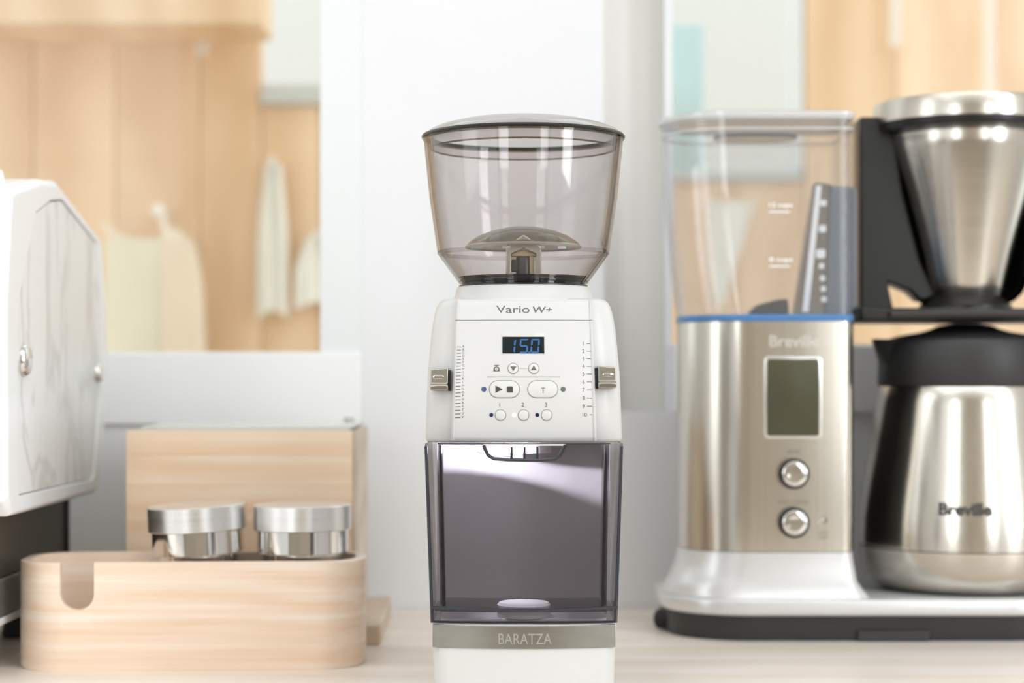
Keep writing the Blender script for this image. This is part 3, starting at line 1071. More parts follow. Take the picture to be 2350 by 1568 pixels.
# chamber behind the bin
BT, BB = 157.4, 53.0
HB = [(BB, 54.0), (BT, 57.6)]
MB().box(-52, 52, 28, 112, 50, 158).build('rear_column', M['grinder_white'], gr, bevel=6, seg=4)
ch = MB()
ch.slab(lambda u, v: (u * 52, 24 + 3.0 * (1 - u * u), v), lambda u, v: (u * 52, 27.9, v), frange(-1, 1, 16), frange(53.5, 157.4, 4))
ch.build('chamber_back', M['chamber'], gr, smooth=50)
for s_ in (-1, 1):
    MB().box(min(s_ * 50.5, s_ * 52.4), max(s_ * 50.5, s_ * 52.4), -18, 25, 53.5, 157.4).build('chamber_cheek', M['chamber_white'], gr, smooth=0)
MB().prism_z(rrect(-49, 49, -52, 24, 6, 4), 52.2, 54.0).build('scale_platform', M['chamber_white'], gr, bevel=0.5)
MB().lathe([(15.8, 54.0), (15.8, 56.0), (15.2, 56.3), (15.2, 57.6), (15.8, 58.0), (15.8, 61.0), (14.6, 62.4), (0.01, 62.6)], 48, 0, -40).build('platform_boss', M['chamber_white'], gr)
MB().lathe([(13, 157.6), (13, 150), (10.5, 150), (10.5, 157.6)], 40, 4, -10, loop=True).build('grounds_chute', M['chamber'], gr)


# grounds bin
def ybin(x, z):
    return -69.0 + 5.0 * (x / 56.0) ** 2 + 1.0 * (BT - z) / 104.0


def bpnt(px, py):
    return gp(px, py, ybin)


def fb(x, z, w):
    return (x, ybin(x, z) - w, z)


zs = frange(BB, BT, 10)
us = frange(-1, 1, 24)
hbz = lambda z: lerp(HB, z)
binp = MB().slab(lambda u, z: (u * hbz(z), ybin(u * hbz(z), z), z), lambda u, z: (u * (hbz(z) - 0.5), ybin(u * hbz(z), z) + 2.2, z), us, zs).build('bin_front', M['bin'], gr, smooth=50)
for s_ in (-1, 1):
    MB().slab(lambda u, z: (s_ * hbz(z), ybin(hbz(z), z) + 2.2 + 62 * u, z), lambda u, z: (s_ * (hbz(z) - 1.6), ybin(hbz(z), z) + 2.2 + 62 * u, z), frange(0, 1, 4), zs).build('bin_side', M['bin_clear'], gr, smooth=50)
    # dark outer edge and the inner wall edge
    MB().tube([(s_ * (hbz(z) - 0.5), ybin(hbz(z), z) + 0.4, z) for z in frange(BB, BT - 1.5, 6)], 0.95, 8).build('bin_edge', M['bin_rail'], gr)
    pa = [bpnt(1201 + s_ * (191 - 7.5 * t - 0.5), 1022 + (1392 - 1022) * t) for t in frange(0, 1, 6)]
    MB().tube([(x, ybin(x, z) + 3.4, z) for x, z in pa], [0.95, 1.0, 1.05, 1.05, 1.1, 1.1, 1.15], 8).build('bin_inner_edge', M['bin_rail'], gr)
    pa2 = [bpnt(1201 + s_ * (191 - 7.5 * t + 14), 1022 + (1392 - 1022) * t) for t in frange(0, 1, 6)]
    MB().slab(lambda u, t: (pa[0][0] + (pa[6][0] - pa[0][0]) * t + s_ * 0.6, ybin(50, 100) + 4.4 + 58 * u, pa[0][1] + (pa[6][1] - pa[0][1]) * t),
              lambda u, t: (pa[0][0] + (pa[6][0] - pa[0][0]) * t + s_ * 2.0, ybin(50, 100) + 4.4 + 58 * u, pa[0][1] + (pa[6][1] - pa[0][1]) * t), frange(0, 1, 3), frange(0, 1, 4)).build('bin_inner_wall', M['bin_clear'], gr, smooth=50)
zr = bpnt(1201, 1401)[1]
MB().tube([(x, ybin(x, zr) - 0.2, zr + 1.2 * (x / 54.0) ** 2) for x in frange(-54.4, 54.4, 20)], 1.0, 8).build('bin_floor_rail', M['bin_rail'], gr)
MB().tube([(x, ybin(x, BB) + 0.8, BB + 0.6) for x in frange(-53.4, 53.4, 20)], 0.6, 8).build('bin_foot_rail', M['bin_rail'], gr)
zt = bpnt(1201, 1019)[1]
MB().tube([(x, ybin(x, zt) + 0.2, zt) for x in frange(-50.2, 50.2, 20)], 0.45, 8).build('bin_top_rail', M['bin_rail'], gr)
MB().slab(lambda u, v: (u * 52, ybin(u * 52, zr) + 3 + 58 * v, zr), lambda u, v: (u * 52, ybin(u * 52, zr) + 3 + 58 * v, zr - 1.6), frange(-1, 1, 12), frange(0, 1, 4)).build('bin_floor', M['bin_clear'], gr, smooth=50)

# handle: a tray-shaped grip outlined in dark plastic with three ribs
hp = [(1110, 1021), (1113, 1030), (1121, 1045), (1133, 1052.5), (1165, 1055), (1201, 1055.5), (1240, 1055), (1272, 1052.5), (1284, 1045), (1292, 1030), (1297, 1021)]
hpt = [bpnt(*p) for p in hp]
hd = MB().tube([fb(x, z, 3.6) for x, z in hpt], 1.05, 8).build('bin_handle', M['bin_rail'], gr)
MB().tube([fb(x, z, 3.4) for x, z in [bpnt(p, 1023.5) for p in frange(1112, 1295, 10)]], 0.7, 8).build('handle_lip', M['bin_clear'], hd)
cxh = sum(p[0] for p in hpt) / len(hpt)
MB().add([fb(x, z, 3.2) for x, z in hpt], [tuple(range(len(hpt)))]).build('handle_face', M['bin_clear'], hd, smooth=0)
MB().slab(lambda u, v: fb(hpt[0][0] + (hpt[-1][0] - hpt[0][0]) * u, hpt[0][1] + 0.4 - 0.8 * v, 0.1), lambda u, v: fb(hpt[0][0] + (hpt[-1][0] - hpt[0][0]) * u, hpt[0][1] + 0.4 - 0.8 * v, 4.0), frange(0, 1, 10), [0, 1]).build('handle_shelf', M['chamber_white'], hd, smooth=50)
for p in (1174, 1203.5, 1233):
    x, za = bpnt(p, 1025)
    _, zb = bpnt(p, 1054)
    MB().box(x - 0.75, x + 0.75, ybin(x, za) - 4.4, ybin(x, za) - 2.0, zb, za).build('handle_rib', M['bin_rail'], hd, bevel=0.3)

# the bin lamp: a small lit lens, with an added baffle shaping its light
LX_, LY_, LZ_ = -16.0, -36.0, 153.6
_o = [(11.5 * math.cos(a), 11.5 * math.sin(a)) for a in [2 * math.pi * i / 32 for i in range(32)]]
_i = [(1.05 + 0.85 * math.cos(a), 0.85 * math.sin(a)) for a in [2 * math.pi * i / 32 for i in range(32)]]
_r = [[(x, y, -3.8) for x, y in _o], [(x, y, -3.4) for x, y in _o], [(x, y, -3.4) for x, y in _i], [(x, y, -3.8) for x, y in _i]]
MB().rings(_r + [_r[0]], False, False).build('light_baffle', M['chamber_white'], gr, loc=(LX_, LY_, LZ_), rot=(0, 0.13, 0))
MB().lathe([(3.2, 157.4), (3.2, 156.6), (2.4, 156.0), (0.01, 155.8)], 24, LX_, LY_).build('lamp_lens', M['lamp_on'], gr)
ld = bpy.data.lights.new('bin_lamp', 'POINT')
ld.energy = 0.75
ld.color = (0.84, 0.86, 1.0)
ld.shadow_soft_size = 0.0006
lo = bpy.data.objects.new('bin_lamp', ld)
COL.objects.link(lo)
lo.parent = gr
lo.location = (LX_ * MM, LY_ * MM, LZ_ * MM)

# base and steel name band
HBs = [(0, 52.2), (38, 53.2), (52, 54.2)]


def base_ring(z, ins=0.0, grow=0.0):
    hw = lerp(HBs, z) - ins + grow
    out = []
    n = 24
    for i in range(n + 1):
        x = -hw + 2 * hw * i / n
        e = max(0.0, (abs(x) / hw - 0.93) / 0.07)
        out.append((x, -71 - grow + ins + 8.0 * (x / 54.0) ** 2 + 3.5 * e * e, z))
    out += [(x, y, z) for x, y in ((hw, 40), (hw, 95), (hw - 5, 108), (hw - 15, 112), (-hw + 15, 112), (-hw + 5, 108), (-hw, 95), (-hw, 40))]
    return out


MB().rings([base_ring(0, 2), base_ring(1.5, 0.4), base_ring(4), base_ring(20), base_ring(37), base_ring(50.6), base_ring(51.6, 0.4), base_ring(52.2, 1.2)]).build('base', M['grinder_white'], gr, smooth=45)


def yband(x, z):
    return -71.9 + 8.0 * (x / 54.0) ** 2


zb0, zb1 = gp(1201, 1490, yband)[1], gp(1201, 1438, yband)[1]
MB().slab(lambda u, v: (u * 53.2, yband(u * 53.2, v), v), lambda u, v: (u * 53.2, yband(u * 53.2, v) + 3.5, v), frange(-1, 1, 30), [zb0, zb0 + 0.5, (zb0 + zb1) / 2, zb1 - 0.5, zb1]).build('name_band', M['band'], gr, smooth=50, bevel=0.3)
x, z = gp(1205, 1467, yband)
text_on('band_lettering', 'BARATZA', x, z, 122 / 3.97, 24 / 3.97, lambda a, b, w: (a, yband(a, b) - w, b), M['band_text'], gr)

# ------------------------------------------------------------------ drip coffee maker on the right
KX, KD = 272.0, 1504.0
km = thing('coffee_maker', 'stainless drip coffee maker with clear water tank and thermal carafe', 'coffee maker', (KX, KD, 0))
lx = lambda px, d: wx(px, d) - KX
FY = -75.0                     # tower front, local
FD = KD + FY
# foot and slab
und = MB()
und.rings([[(x, y, z) for x, y in rrect(-157 + i, 157 - i, -83 + i, 86 - i, 62 - i, 12)] for z, i in ((0, 5), (4, 4), (12, 3), (19.6, 2))])
under = und.build('underbase', M['black_soft'], km, smooth=50)
# near-black block standing in for the shade of an arch recess
x_a, x_b = lx(1822, FD - 8), lx(2215, FD - 8)
MB().prism_y([(x_a, 0.2), (x_a + 10, 6), (x_a + 18, 9), (x_b - 18, 9), (x_b - 10, 6), (x_b, 0.2)], -78.4, -60).build('recess_shade', M['black_gap'], under, smooth=0)
MB().box(lx(1965, FD), lx(2130, FD), -82.5, -76, 0.4, 8).build('foot_pad', M['black_soft'], under, bevel=1)
slab_rings = [(19.2, 2.5), (20.2, 0.8), (22, 0.2), (29.5, 0), (31.2, 0.9), (32.0, 2.8)]
MB().rings([[(x, y, z) for x, y in rrect(-158 + i, 158 - i, -86 + i, 88 - i, 64 - i, 14)] for z, i in slab_rings]).build('base_slab', M['silver_base'], km, smooth=55)
# riser that flares from the slab to the tower
TL, TR, TB_ = -143.5, -17.0, 26.0


def tower_ring(z, l=0.0, f=0.0, r=0.0, ins=0.0, rl=52, rr=9):
    return [(x, y, z) for x, y in rrect(TL - l + ins, TR + r - ins, FY - f + ins, TB_ - ins, (rl, rr, 9, 40), 12)]


ris = [tower_ring(32.0, 13.5, 8, 13, 0, 60, 12), tower_ring(34, 12.5, 7, 11, 0, 59, 11), tower_ring(38, 10, 5, 7), tower_ring(44, 6.5, 3, 3), tower_ring(52, 3, 1.2, 2), tower_ring(60, 0.8, 0.4, 0.6), tower_ring(65.5, 0.2, 0.2, 0.2)]
MB().rings(ris).build('base_riser', M['silver_base'], km, smooth=60)
ZT0, ZT1 = 66.0, 238.5
tower = MB().rings([tower_ring(ZT0), tower_ring(120), tower_ring(180), tower_ring(ZT1)]).build('tower', M['steel'], km, smooth=50)
MB().rings([tower_ring(65.0, ins=1.0), tower_ring(66.4, ins=1.0)]).build('tower_seam', M['black_gap'], km, smooth=0)
MB().prism_z(rrect(TL + 42, TR - 10, TB_ - 1, TB_ + 2.5, 1.5, 3), 67, 237).build('rear_bounce_panel', M['silver_base'], km, smooth=50)  # added pale panel, bounces light onto the wall strip behind
# blue gasket, tank, lid
MB().rings([tower_ring(238.0, 0.4, 0.6, 0.6), tower_ring(239.2, 0.8, 1, 1), tower_ring(242.2, 0.8, 1, 1), tower_ring(243.2, 0.2, 0.4, 0.4)]).build('tank_gasket', M['blue'], km, smooth=50)
ZK = 391.0
tk = [(243.0, 0.5), (262, 3.0), (290, 6.4), (320, 9.2), (350, 11.0), (ZK, 12.5)]
tank = MB()
tank.rings([tower_ring(z, l, 0.5, 1.0, 0, 54, 11) for z, l in tk], False, False)
tank.rings([tower_ring(z, l, 0.5, 1.0, 2.4, 52, 9) for z, l in tk], False, False)
tank.build('water_tank', M['tank'], km, smooth=50)
for k, z in enumerate((ZK - 9, ZK - 1.2)):
    rr_ = [tower_ring(z - 0.6, 12.6, 1.4, 1.6, 0, 54, 11), tower_ring(z + 0.6, 12.6, 1.4, 1.6, 0, 54, 11), tower_ring(z + 0.6, 12.6, 1.4, 1.6, 2.4, 52, 9), tower_ring(z - 0.6, 12.6, 1.4, 1.6, 2.4, 52, 9)]
    MB().rings(rr_ + [rr_[0]], False, False).build('tank_rim', M['tank_lid'], km, smooth=50)
MB().rings([tower_ring(ZK - 0.4, 14.5, 2.2, 2.0, 0, 55, 12), tower_ring(ZK + 1.2, 15.2, 2.8, 2.2, 0, 56, 12), tower_ring(ZK + 3.6, 15, 2.4, 2, 0, 55, 12), tower_ring(ZK + 5.0, 12, 0, 0, 2, 52, 10)]).build('tank_lid', M['tank_lid'], km, smooth=60)
MB().prism_z(rrect(-118, -54, FY + 16, FY + 60, 20, 8), ZK - 13, ZK - 10.5).build('lid_vent', M['slate'], km, smooth=50)
# inside the tank: slate back plate, sloping filter arm with marks, black float at the bottom
MB().prism_y([(lx(1893, KD - 25), 243.5), (lx(1966, KD - 25), 243.5), (lx(1966, KD - 25), wz(432, KD - 25)), (lx(1905, KD - 25), wz(425, KD - 25))], -25, -18).build('tank_partition', M['slate_dark'], km, smooth=0, bevel=1)
ad = KD - 40
arm = MB().prism_y([(lx(1820, ad), 243.5), (lx(1893, ad), 243.5), (lx(1906, ad), wz(425, ad)), (lx(1868, ad), wz(420, ad))], -46, -30).build('filter_arm', M['slate'], km, smooth=30, bevel=1.5)
MB().prism_y([(lx(1838, ad), 246), (lx(1852, ad), 246), (lx(1882, ad), wz(428, ad)), (lx(1870, ad), wz(428, ad))], -47.5, -46).build('filter_arm_rail', M['white_mark'], arm, smooth=0)
for px, py, s_ in ((1886, 468, 7), (1884, 527, 8), (1880, 584, 10), (1882, 612, 6), (1884, 640, 6), (1886, 664, 6), (1887, 688, 6)):
    MB().prism_y(rrect(lx(px - s_, ad), lx(px + s_, ad), wz(py + s_, ad), wz(py - s_, ad), 1.0, 3), -48, -46).build('filter_dial_mark', M['white_mark'], arm, smooth=0)
fd_ = KD - 35
MB().prism_y([(lx(1712, fd_), 243.6), (lx(1806, fd_), 243.6), (lx(1803, fd_), wz(687, fd_)), (lx(1775, fd_), wz(690, fd_)), (lx(1735, fd_), wz(701, fd_))], -48, -24).build('tank_float', M['black'], km, smooth=30, bevel=1.5)
tface = lambda x, z, w: (x, FY - 0.55 - w, z)
for py, st in ((472, '12 cups'), (597, '8 cups')):
    text_on('level_lettering', st, lx(1792, FD), wz(py, FD), 54 * FD / F, 13 * FD / F, tface, M['white_mark'], km, 0.1, bold=0.02)
    MB().box(lx(1765, FD), lx(1812, FD), FY - 0.75, FY - 0.6, wz(py + 16, FD), wz(py + 13, FD)).build('level_line', M['white_mark'], km, smooth=0)
# tower controls
sface = lambda x, z, w: (x, FY - w, z)
MB().pad(rrect(lx(1753, FD), lx(1886, FD), wz(1007, FD), wz(818, FD), 3, 6), sface, -0.3, 0.7, 0.5).build('screen_bezel', M['lcd_frame'], tower, smooth=50)
MB().pad(rrect(lx(1759, FD), lx(1880, FD), wz(1001, FD), wz(824, FD), 2.2, 6), sface, 0, 0.9, 0.15).build('screen', M['lcd'], tower, smooth=50)
text_on('badge_lettering', 'Breville', lx(1822, FD), wz(783, FD), 112 * FD / F, 27 * FD / F, sface, M['lcd_frame'], tower, 0.15, bold=0.015)
text_on('dial_lettering', 'SETUP', lx(1821, FD), wz(1037, FD), 30 * FD / F, 9 * FD / F, sface, M['print_soft'], tower, 0.12)
text_on('dial_lettering', 'START | CANCEL', lx(1821, FD), wz(1154, FD), 70 * FD / F, 8.5 * FD / F, sface, M['print_soft'], tower, 0.12)
for py in (1087, 1199):
    c = (lx(1820.5, FD), wz(py, FD))
    kb = MB()
    r0 = 11.4
    kb.rings([[(c[0] + r * math.cos(a), FY - w, c[1] + r * math.sin(a)) for a in [2 * math.pi * i / 40 for i in range(40)]] for r, w in ((r0, -0.2), (r0, 6.5), (r0 - 0.6, 7.2), (r0 - 1.6, 7.4))], True, True)
    kn = kb.build('dial', M['black'], tower, smooth=50)
    kb = MB()
    kb.rings([[(c[0] + r * math.cos(a), FY - w, c[1] + r * math.sin(a)) for a in [2 * math.pi * i / 40 for i in range(40)]] for r, w in ((9.1, 7.0), (9.1, 8.2), (8.7, 8.5), (5, 8.1), (0.3, 8.0))], False, True)
    kb.build('dial_cap', M['chrome'], kn, smooth=50)
# small lamp mark and two lines of print
for px, py, r in ((1880, 1199, 3), (1892, 1194, 7)):
    MB().pad(circ(lx(px, FD), wz(py, FD), r * FD / F, 20), sface, 0, 0.2).build('clock_mark', M['print_soft' if r > 4 else 'lcd_frame'], tower, smooth=0)
MB().pad(circ(lx(1889, FD), wz(1193, FD), 4.5 * FD / F, 20), sface, 0.1, 0.28).build('clock_mark', M['lcd_frame'], tower, smooth=0)
text_on('mark_lettering', 'AUTO', lx(1890, FD), wz(1223, FD), 20 * FD / F, 6.5 * FD / F, sface, M['print_soft'], tower, 0.12)
text_on('mark_lettering', 'START', lx(1890, FD), wz(1234, FD), 20 * FD / F, 6.5 * FD / F, sface, M['print_soft'], tower, 0.12)
MB().prism_z([(TR - 0.5, FY + 10), (TR + 1.2, FY + 10), (TR + 1.2, TB_ - 12), (TR - 0.5, TB_ - 12)], 66, 238).build('tower_side_strip', M['black'], km, smooth=0)

# brew head: black spine, arm, filter basket
HC = 1500.0
BX = wx(2215, HC) - KX
BY = HC - KD
hz = lambda py: wz(py, HC)
sd = 1492.0
spoly = [(1973, 268), (2016, 268), (2052, 312), (2072, 440), (2112, 600), (2150, 680), (2114, 692), (2088, 668), (2038, 648), (2050, 706), (2050, 741), (1973, 741)]
MB().prism_y([(lx(p, sd), wz(q, sd)) for p, q in spoly], sd - KD, 16).build('spine', M['black'], km, smooth=30, bevel=2)
ho = MB()
prof = [(69, 384), (68, 370), (64, 340), (58, 305), (50, 275), (44, 262), (38, 256), (30, 252.5)]
pin = [(r - 4.5, z) for r, z in prof]
ho.lathe(prof + list(reversed(pin)), 48, BX, BY, math.radians(-6), math.radians(186), loop=True)
ho.build('basket_holder', M['black'], km, smooth=45)
ar = MB()
ay = 1447 - KD
ar.prism_y([(lx(1975, 1447), 238.6), (BX + 96, 238.6), (BX + 100, 243), (BX + 96, wz(708, 1447)), (lx(2046, 1447), wz(706, 1447)), (lx(1975, 1447), wz(700, 1447))], ay, ay + 84)
ar.build('drip_arm', M['black'], km, smooth=40, bevel=3, seg=3)
MB().tube([(lx(2046, 1442), ay - 1, wz(722, 1442)), (BX - 40, ay - 4, wz(720, 1442)), (BX, ay - 5, wz(719, 1442)), (BX + 96, ay - 4, wz(720, 1442))], 3.6, 10).build('drip_rail', M['black_soft'], km)
MB().lathe([(0.01, 248), (36, 248), (36, 252), (30, 257), (27.6, 259.5), (0.01, 259.5)], 48, BX, BY).build('basket_seat', M['black'], km)
MB().lathe([(26.5, 259.0), (27.4, 260), (29.5, 268), (36, 296), (44, 326), (51, 352), (56.5, 372), (59.6, 385.5), (59.0, 386.5)], 96, BX, BY).build('filter_basket', M['steel_cone'], km, smooth=50)
MB().lathe([(59, 385.6), (67.5, 387), (68.4, 389), (68.4, 393.2), (60, 393.2)], 96, BX, BY, loop=True).build('basket_gasket', M['black'], km)
MB().lathe([(69.2, 392.8), (70, 393.4), (70.4, 408), (69.6, 409.6), (66, 410.4), (0.01, 411.5)], 96, BX, BY).build('basket_lid', M['steel_cone'], km, smooth=40)

# power cable boot at the back left
cb = MB()
cb.tube([(wx(1512, 1490) - KX, 1490 - KD, 8.5), (wx(1540, 1485) - KX, 1483 - KD, 9.5), (wx(1590, 1480) - KX, 1478 - KD, 12)], [7.6, 8.4, 7.0], 14)
cb.build('cable_boot', M['rubber'], km, smooth=60)
# thermal carafe on the slab
CZ = 32.0
cf = thing('carafe', 'brushed steel thermal carafe with black spouted lid under the filter basket', 'carafe', (KX + BX, HC, CZ + 0.15))
cbody = [(0.01, 0), (58, 0), (64, 1.0), (70, 4), (76, 10), (79.6, 18), (81.6, 27), (82.3, 33.2)]
MB().lathe(cbody, 96).build('carafe_foot', M['steel_cone'], cf, smooth=60)
MB().lathe([(81.7, 33.0), (81.7, 34.2)], 96).build('carafe_seam', M['black_gap'], cf)
MB().lathe([(82.3, 34.0), (82.2, 42), (81.6, 56), (80, 70), (77.4, 88), (74.4, 106), (71.4, 126), (68.8, 144), (67, 156.6), (66, 158)], 96).build('carafe_body', M['steel'], cf, smooth=60)
MB().lathe([(67.0, 157.6), (67.6, 159), (67.0, 178), (65.6, 188.5), (63, 193), (52, 196.5), (34, 199.5), (26, 202.0), (0.01, 202.2)], 80).build('carafe_lid', M['black_soft'], cf, smooth=40)
MB().lathe([(26, 201.0), (24.5, 203.0), (20, 204.6), (10, 205.8), (0.01, 206.0)], 48).build('lid_button', M['black'], cf)
sp = MB()
ang = math.radians(188)
ca, sa = math.cos(ang), math.sin(ang)


def spt(r, t, z):
    return (r * ca - t * sa, r * sa + t * ca, z)


sp.rings([[spt(60, -19, 193), spt(60, 19, 193), spt(63, 14, 168), spt(63, -14, 168)], [spt(68, -13, 193.5), spt(68, 13, 193.5), spt(67, 9, 174), spt(67, -9, 174)], [spt(75, -4, 194), spt(75, 4, 194), spt(74, 3, 190), spt(74, -3, 190)]])
sp.build('spout', M['black_soft'], cf, smooth=30, bevel=1)


def cyl(cx0, r0):
    def f_(x, z, w):
        rr = lerp([(0, 76), (33, 82.4), (56, 81.6), (70, 80), (88, 77.4), (106, 74.4)], z) + w
        a = -math.pi / 2 + x / 80.0
        return (rr * math.cos(a), rr * math.sin(a), z)
    return f_


text_on('badge_lettering', 'Breville', wx(2226, 1420) - (KX + BX) - 3, wz(1170, 1422) - CZ, 120 * 1422 / F, 30 * 1422 / F, cyl(0, 0), M['print'], cf, 0.7, bold=0.045)
# far-side handle loop (mostly beyond the frame)
MB().tube([(60, 40, 150), (84, 60, 152), (96, 70, 130), (96, 70, 80), (84, 58, 55), (70, 46, 52)], 7, 12).build('handle', M['black_soft'], cf)

# ------------------------------------------------------------------ wooden tool tray at the left
TX, TD, TA = -218.0, 1323.0, math.radians(3.0)
tr = thing('tool_tray', 'rounded pale wooden tool tray with a U-shaped notch in its front', 'tray', (TX, TD, 0), TA)
HWT, HDT, TH, WALL = 117.0, 42.5, 72.5, 8.0
NX, NW, NZ = -74.0, 11.2, 41.0


def stadium(hw, hd, rc, xs_front):
    """ring starting at the front left, front edge sampled at xs_front"""
    out = [(x, -hd) for x in xs_front]
    for cx, cy, a in ((hw - rc, -hd + rc, -0.5), (hw - rc, hd - rc, 0.0)):
        for i in range(1, 13):
            t = (a + 0.5 * i / 12) * math.pi
            out.append((cx + rc * math.cos(t), cy + rc * math.sin(t)))
    for x in frange(hw - rc, -hw + rc, 10)[1:]:
        out.append((x, hd))
    for cx, cy, a in ((-hw + rc, hd - rc, 0.5), (-hw + rc, -hd + rc, 1.0)):
        for i in range(1, 13):
            t = (a + 0.5 * i / 12) * math.pi
            out.append((cx + rc * math.cos(t), cy + rc * math.sin(t)))
    return out[:-1]


ncx = [NX - NW - 0.02] + [NX - NW * math.cos(math.pi * i / 16) for i in range(17)] + [NX + NW + 0.02]
RC = 32.0
RI = RC - WALL
fx = sorted([-HWT + RC, *ncx, -40, -10, 20, 50, HWT - RC])
ou = stadium(HWT, HDT, RC, fx)
inn = stadium(HWT - WALL, HDT - WALL, RI, fx)


def topz(i):
    if i < len(fx):
        x = fx[i]
        if abs(x - NX) <= NW + 0.001:
            return NZ + NW - math.sqrt(max(0, NW * NW - (x - NX) ** 2))
    return TH


n = len(ou)
mb = MB()
vs = []
for i in range(n):
    ox, oy = ou[i]
    ix, iy = inn[i]
    tz = topz(i)
    k = 0.985
    vs += [(ox * 0.992, oy * 0.985, 0), (ox, oy, 1.6), (ox, oy, tz - 1.2), (ox * k + ix * (1 - k), oy * k + iy * (1 - k), tz - 0.5), (ox * 0.88 + ix * 0.12, oy * 0.88 + iy * 0.12, tz), (ix * 0.88 + ox * 0.12, iy * 0.88 + oy * 0.12, tz), (ix, iy, tz - 1.0), (ix, iy, 10)]
fs = []
for i in range(n):
    j = (i + 1) % n
    for k in range(7):
        fs.append((i * 8 + k, j * 8 + k, j * 8 + k + 1, i * 8 + k + 1))
fs.append(tuple(i * 8 for i in range(n)))
fs.append(tuple(i * 8 + 7 for i in reversed(range(n))))
mb.add(vs, fs)
mb.build('tray_shell', M['tray_wood'], tr, smooth=45)
ib = [p for p in stadium(HWT - WALL - 0.3, HDT - WALL - 0.3, RI, [-33.0, HWT - RC]) if p[0] >= -34]
MB().prism_z(ib, 10.2, 62.0).build('tray_rest', M['tray_wood'], tr, smooth=40)


def tool(px, label, zb, tilt, s=1.0):
    x = wx(px, TD + 4)
    t = thing('tamping_tool', label, 'tamping tool', (x, TD + 4 + (x - TX) * math.sin(TA), zb), 0, 'round metal tamping tools in the wooden tray')
    t.rotation_euler = (0, tilt, 0.3)
    MB().lathe([(0.01, 0), (27.0, 0), (27.6, 0.6), (27.6, 12.6)], 64).build('tool_stub', M['chrome'], t)
    MB().lathe([(27.6, 12.4), (31.2, 12.6), (31.8, 13.2), (31.8, 28.6)], 80).build('tool_base', M['chrome'], t)
    MB().lathe([(30.5, 28.4), (33.4, 28.5), (33.9, 29.0), (33.9, 45.0), (33.2, 45.7), (31.5, 46.0), (0.01, 46.2)], 80).build('tool_grip', M['alu'], t, smooth=35)
    return t


tool(459, 'tilted round steel tamping tool in the tray, nearer the notch', 62.4, math.radians(-3.0))
tool(693, 'level round steel tamping tool at the far end of the tray from the notch', 62.4, math.radians(-0.4))

# ------------------------------------------------------------------ wooden box behind the tray
WX0, WX1, WY0, WY1, WZ1 = wx(285, 1402), wx(805, 1402), 1402.0, 1582.0, 157.0
bx = thing('wooden_box', 'tall laminated wooden box on a base board behind the tool tray', 'box', ((WX0 + WX1) / 2, (WY0 + WY1) / 2, 0), math.radians(1.2))
hw_, hd_ = (WX1 - WX0) / 2, (WY1 - WY0) / 2
MB().box(-hw_ + 6, hw_ + 19.5, -hd_ - 2, hd_ + 4, 0, 15).build('base_board', M['pale_wood'], bx, bevel=1.2)
zl = [15.2, 52, 92, 118, 139, WZ1]
for a, b in zip(zl, zl[1:]):
    MB().box(-hw_, hw_ - 1, -hd_, -hd_ + 14, a, b - 0.04).build('front_board', M['block_wood'], bx, bevel=0.15)
MB().box(hw_ - 1, hw_ + 0.6, -hd_ + 0.5, hd_, 15.2, WZ1).build('side_panel', M['pale_wood'], bx, bevel=0.6)
MB().box(-hw_, -hw_ + 12, -hd_ + 14.2, hd_, 15.2, WZ1).build('side_panel', M['pale_wood'], bx, bevel=0.6)
MB().box(-hw_ + 12.2, hw_ - 1.2, hd_ - 12, hd_, 15.2, WZ1).build('back_panel', M['pale_wood'], bx, bevel=0.6)
MB().box(-hw_ + 8, hw_ - 4, -hd_ + 15, hd_ - 2, WZ1 - 1, WZ1 + 3).build('glass_lid', M['green_glass'], bx, bevel=0.8)
MB().lathe([(0.01, WZ1 + 3), (4, WZ1 + 3), (4, WZ1 + 6), (0.01, WZ1 + 6.4)], 20, hw_ - 14, hd_ - 14).build('lid_stud', M['pewter'], bx)

# ------------------------------------------------------------------ espresso machine at the left edge
EX = -325.0
ed = 1390.0
em = thing('espresso_machine', 'white espresso machine with marble side panel at the left edge', 'espresso machine', (EX - 130, ed, 0))


def ep(px, py):
    d = -EX * F / (CX - px)
    return (d - ed, wz(py, d))


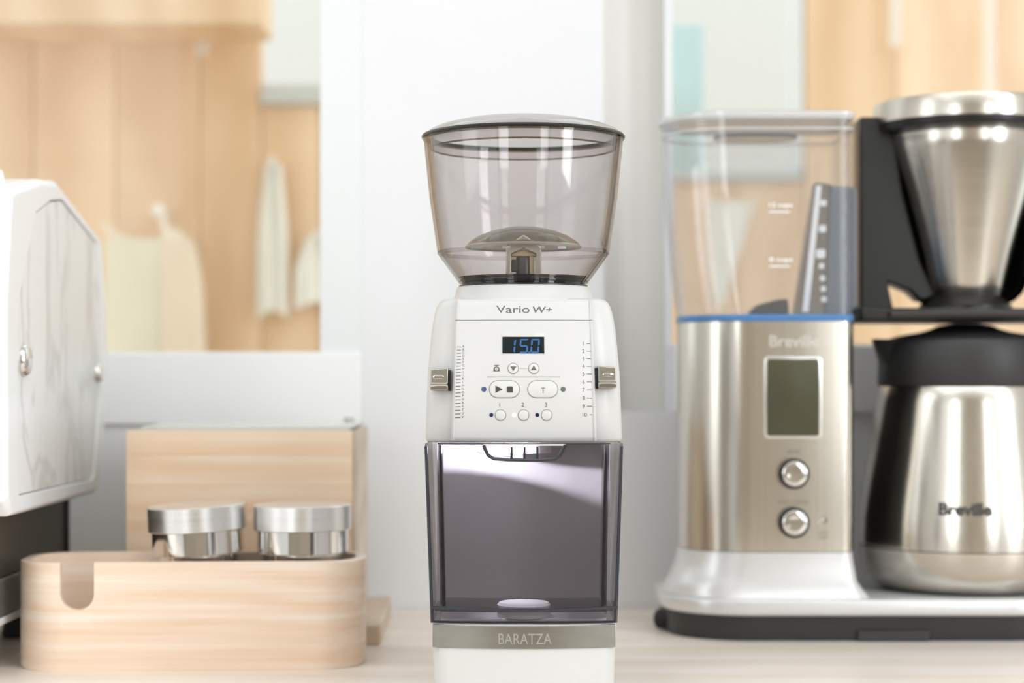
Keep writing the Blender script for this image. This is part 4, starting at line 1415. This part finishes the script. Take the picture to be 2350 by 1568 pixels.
outer = [(1236, 116), (1246, 105.5), (1500, 105.5), (1513, 113), (1546, 195), (1541, 245), (1519, 307), (1372, 337), (1322, 333), (1246, 318), (1233, 248)]
inner = [(1262, 122), (1266, 118), (1484, 117), (1492, 121), (1520, 195), (1519, 242), (1502, 302), (1386, 325), (1352, 321), (1310, 309), (1262, 243)]
outer = [(a - ed, b) for a, b in outer]
inner = [(a - ed, b) for a, b in inner]
xr = 130.0
MB().prism_x(outer, -200, xr - 9).build('housing', M['white_enamel'], em, smooth=30, bevel=3, seg=3)
fr = MB()
fr.rings([[(xr - 8.8, y, z) for y, z in outer], [(xr - 3, y, z) for y, z in outer], [(xr, y * 0.985 + 0.2, 200 + (z - 200) * 0.97) for y, z in outer], [(xr, y, z) for y, z in inner], [(xr - 4, y, z) for y, z in inner]], False, False)
fr.build('side_frame', M['white_enamel'], em, smooth=30, bevel=1.2)
MB().prism_x([(y * 0.992, 200 + (z - 200) * 0.99) for y, z in inner], xr - 8, xr - 1.2).build('marble_panel', M['marble'], em, smooth=30)
for px, py, r in ((58, 827, 10.5), (233, 856, 7.5)):
    y, z = ep(px, py)
    y = min(y, 1506 - ed)
    rg = [[(xr - 1.4 + w, y + q * math.cos(a), z + q * math.sin(a)) for a in [2 * math.pi * i / 28 for i in range(28)]] for q, w in ((r, 0), (r, 2.5), (r * 0.8, 4.4), (r * 0.4, 5.2), (0.2, 5.4))]
    MB().rings(rg, True, True).build('panel_screw', M['chrome'], em, smooth=60)
MB().box(-200, xr - 20, 1262 - ed, 1480 - ed, 60, 106).build('lower_body', M['dark_body'], em, bevel=2)
MB().box(-200, xr - 18, 1480 - ed, 1488 - ed, 33.8, 106).build('corner_post', M['black'], em, bevel=1)
MB().box(-200, xr - 19, 1228 - ed, 1500 - ed, 34, 60).build('drip_tray', M['grey_tray'], em, bevel=2)
MB().box(-200, xr - 18, 1225 - ed, 1504 - ed, 29, 33.8).build('base_plate', M['white_enamel'], em, bevel=1)
for y in (1275 - ed, 1455 - ed):
    for x in (xr - 45, -150):
        MB().lathe([(0.01, 0), (16, 0), (17, 2), (13, 29), (0.01, 29)], 24, x, y).build('foot', M['rubber'], em)
MB().tube([(xr - 18, 1290 - ed, 322), (xr - 20, 1290 - ed, 333), (xr - 40, 1290 - ed, 340), (-180, 1290 - ed, 340)], 3.2, 10).build('cup_rail', M['white_enamel'], em)

# casing of the added overhead fill light, out of view
cl = thing('ceiling_fill', 'added overhead fill panel, out of view above the worktop', 'ceiling lamp', (0, 300, 1560))
MB().box(-1120, 1120, -620, 620, 0, 40).build('fill_casing', M['trim'], cl, bevel=3)
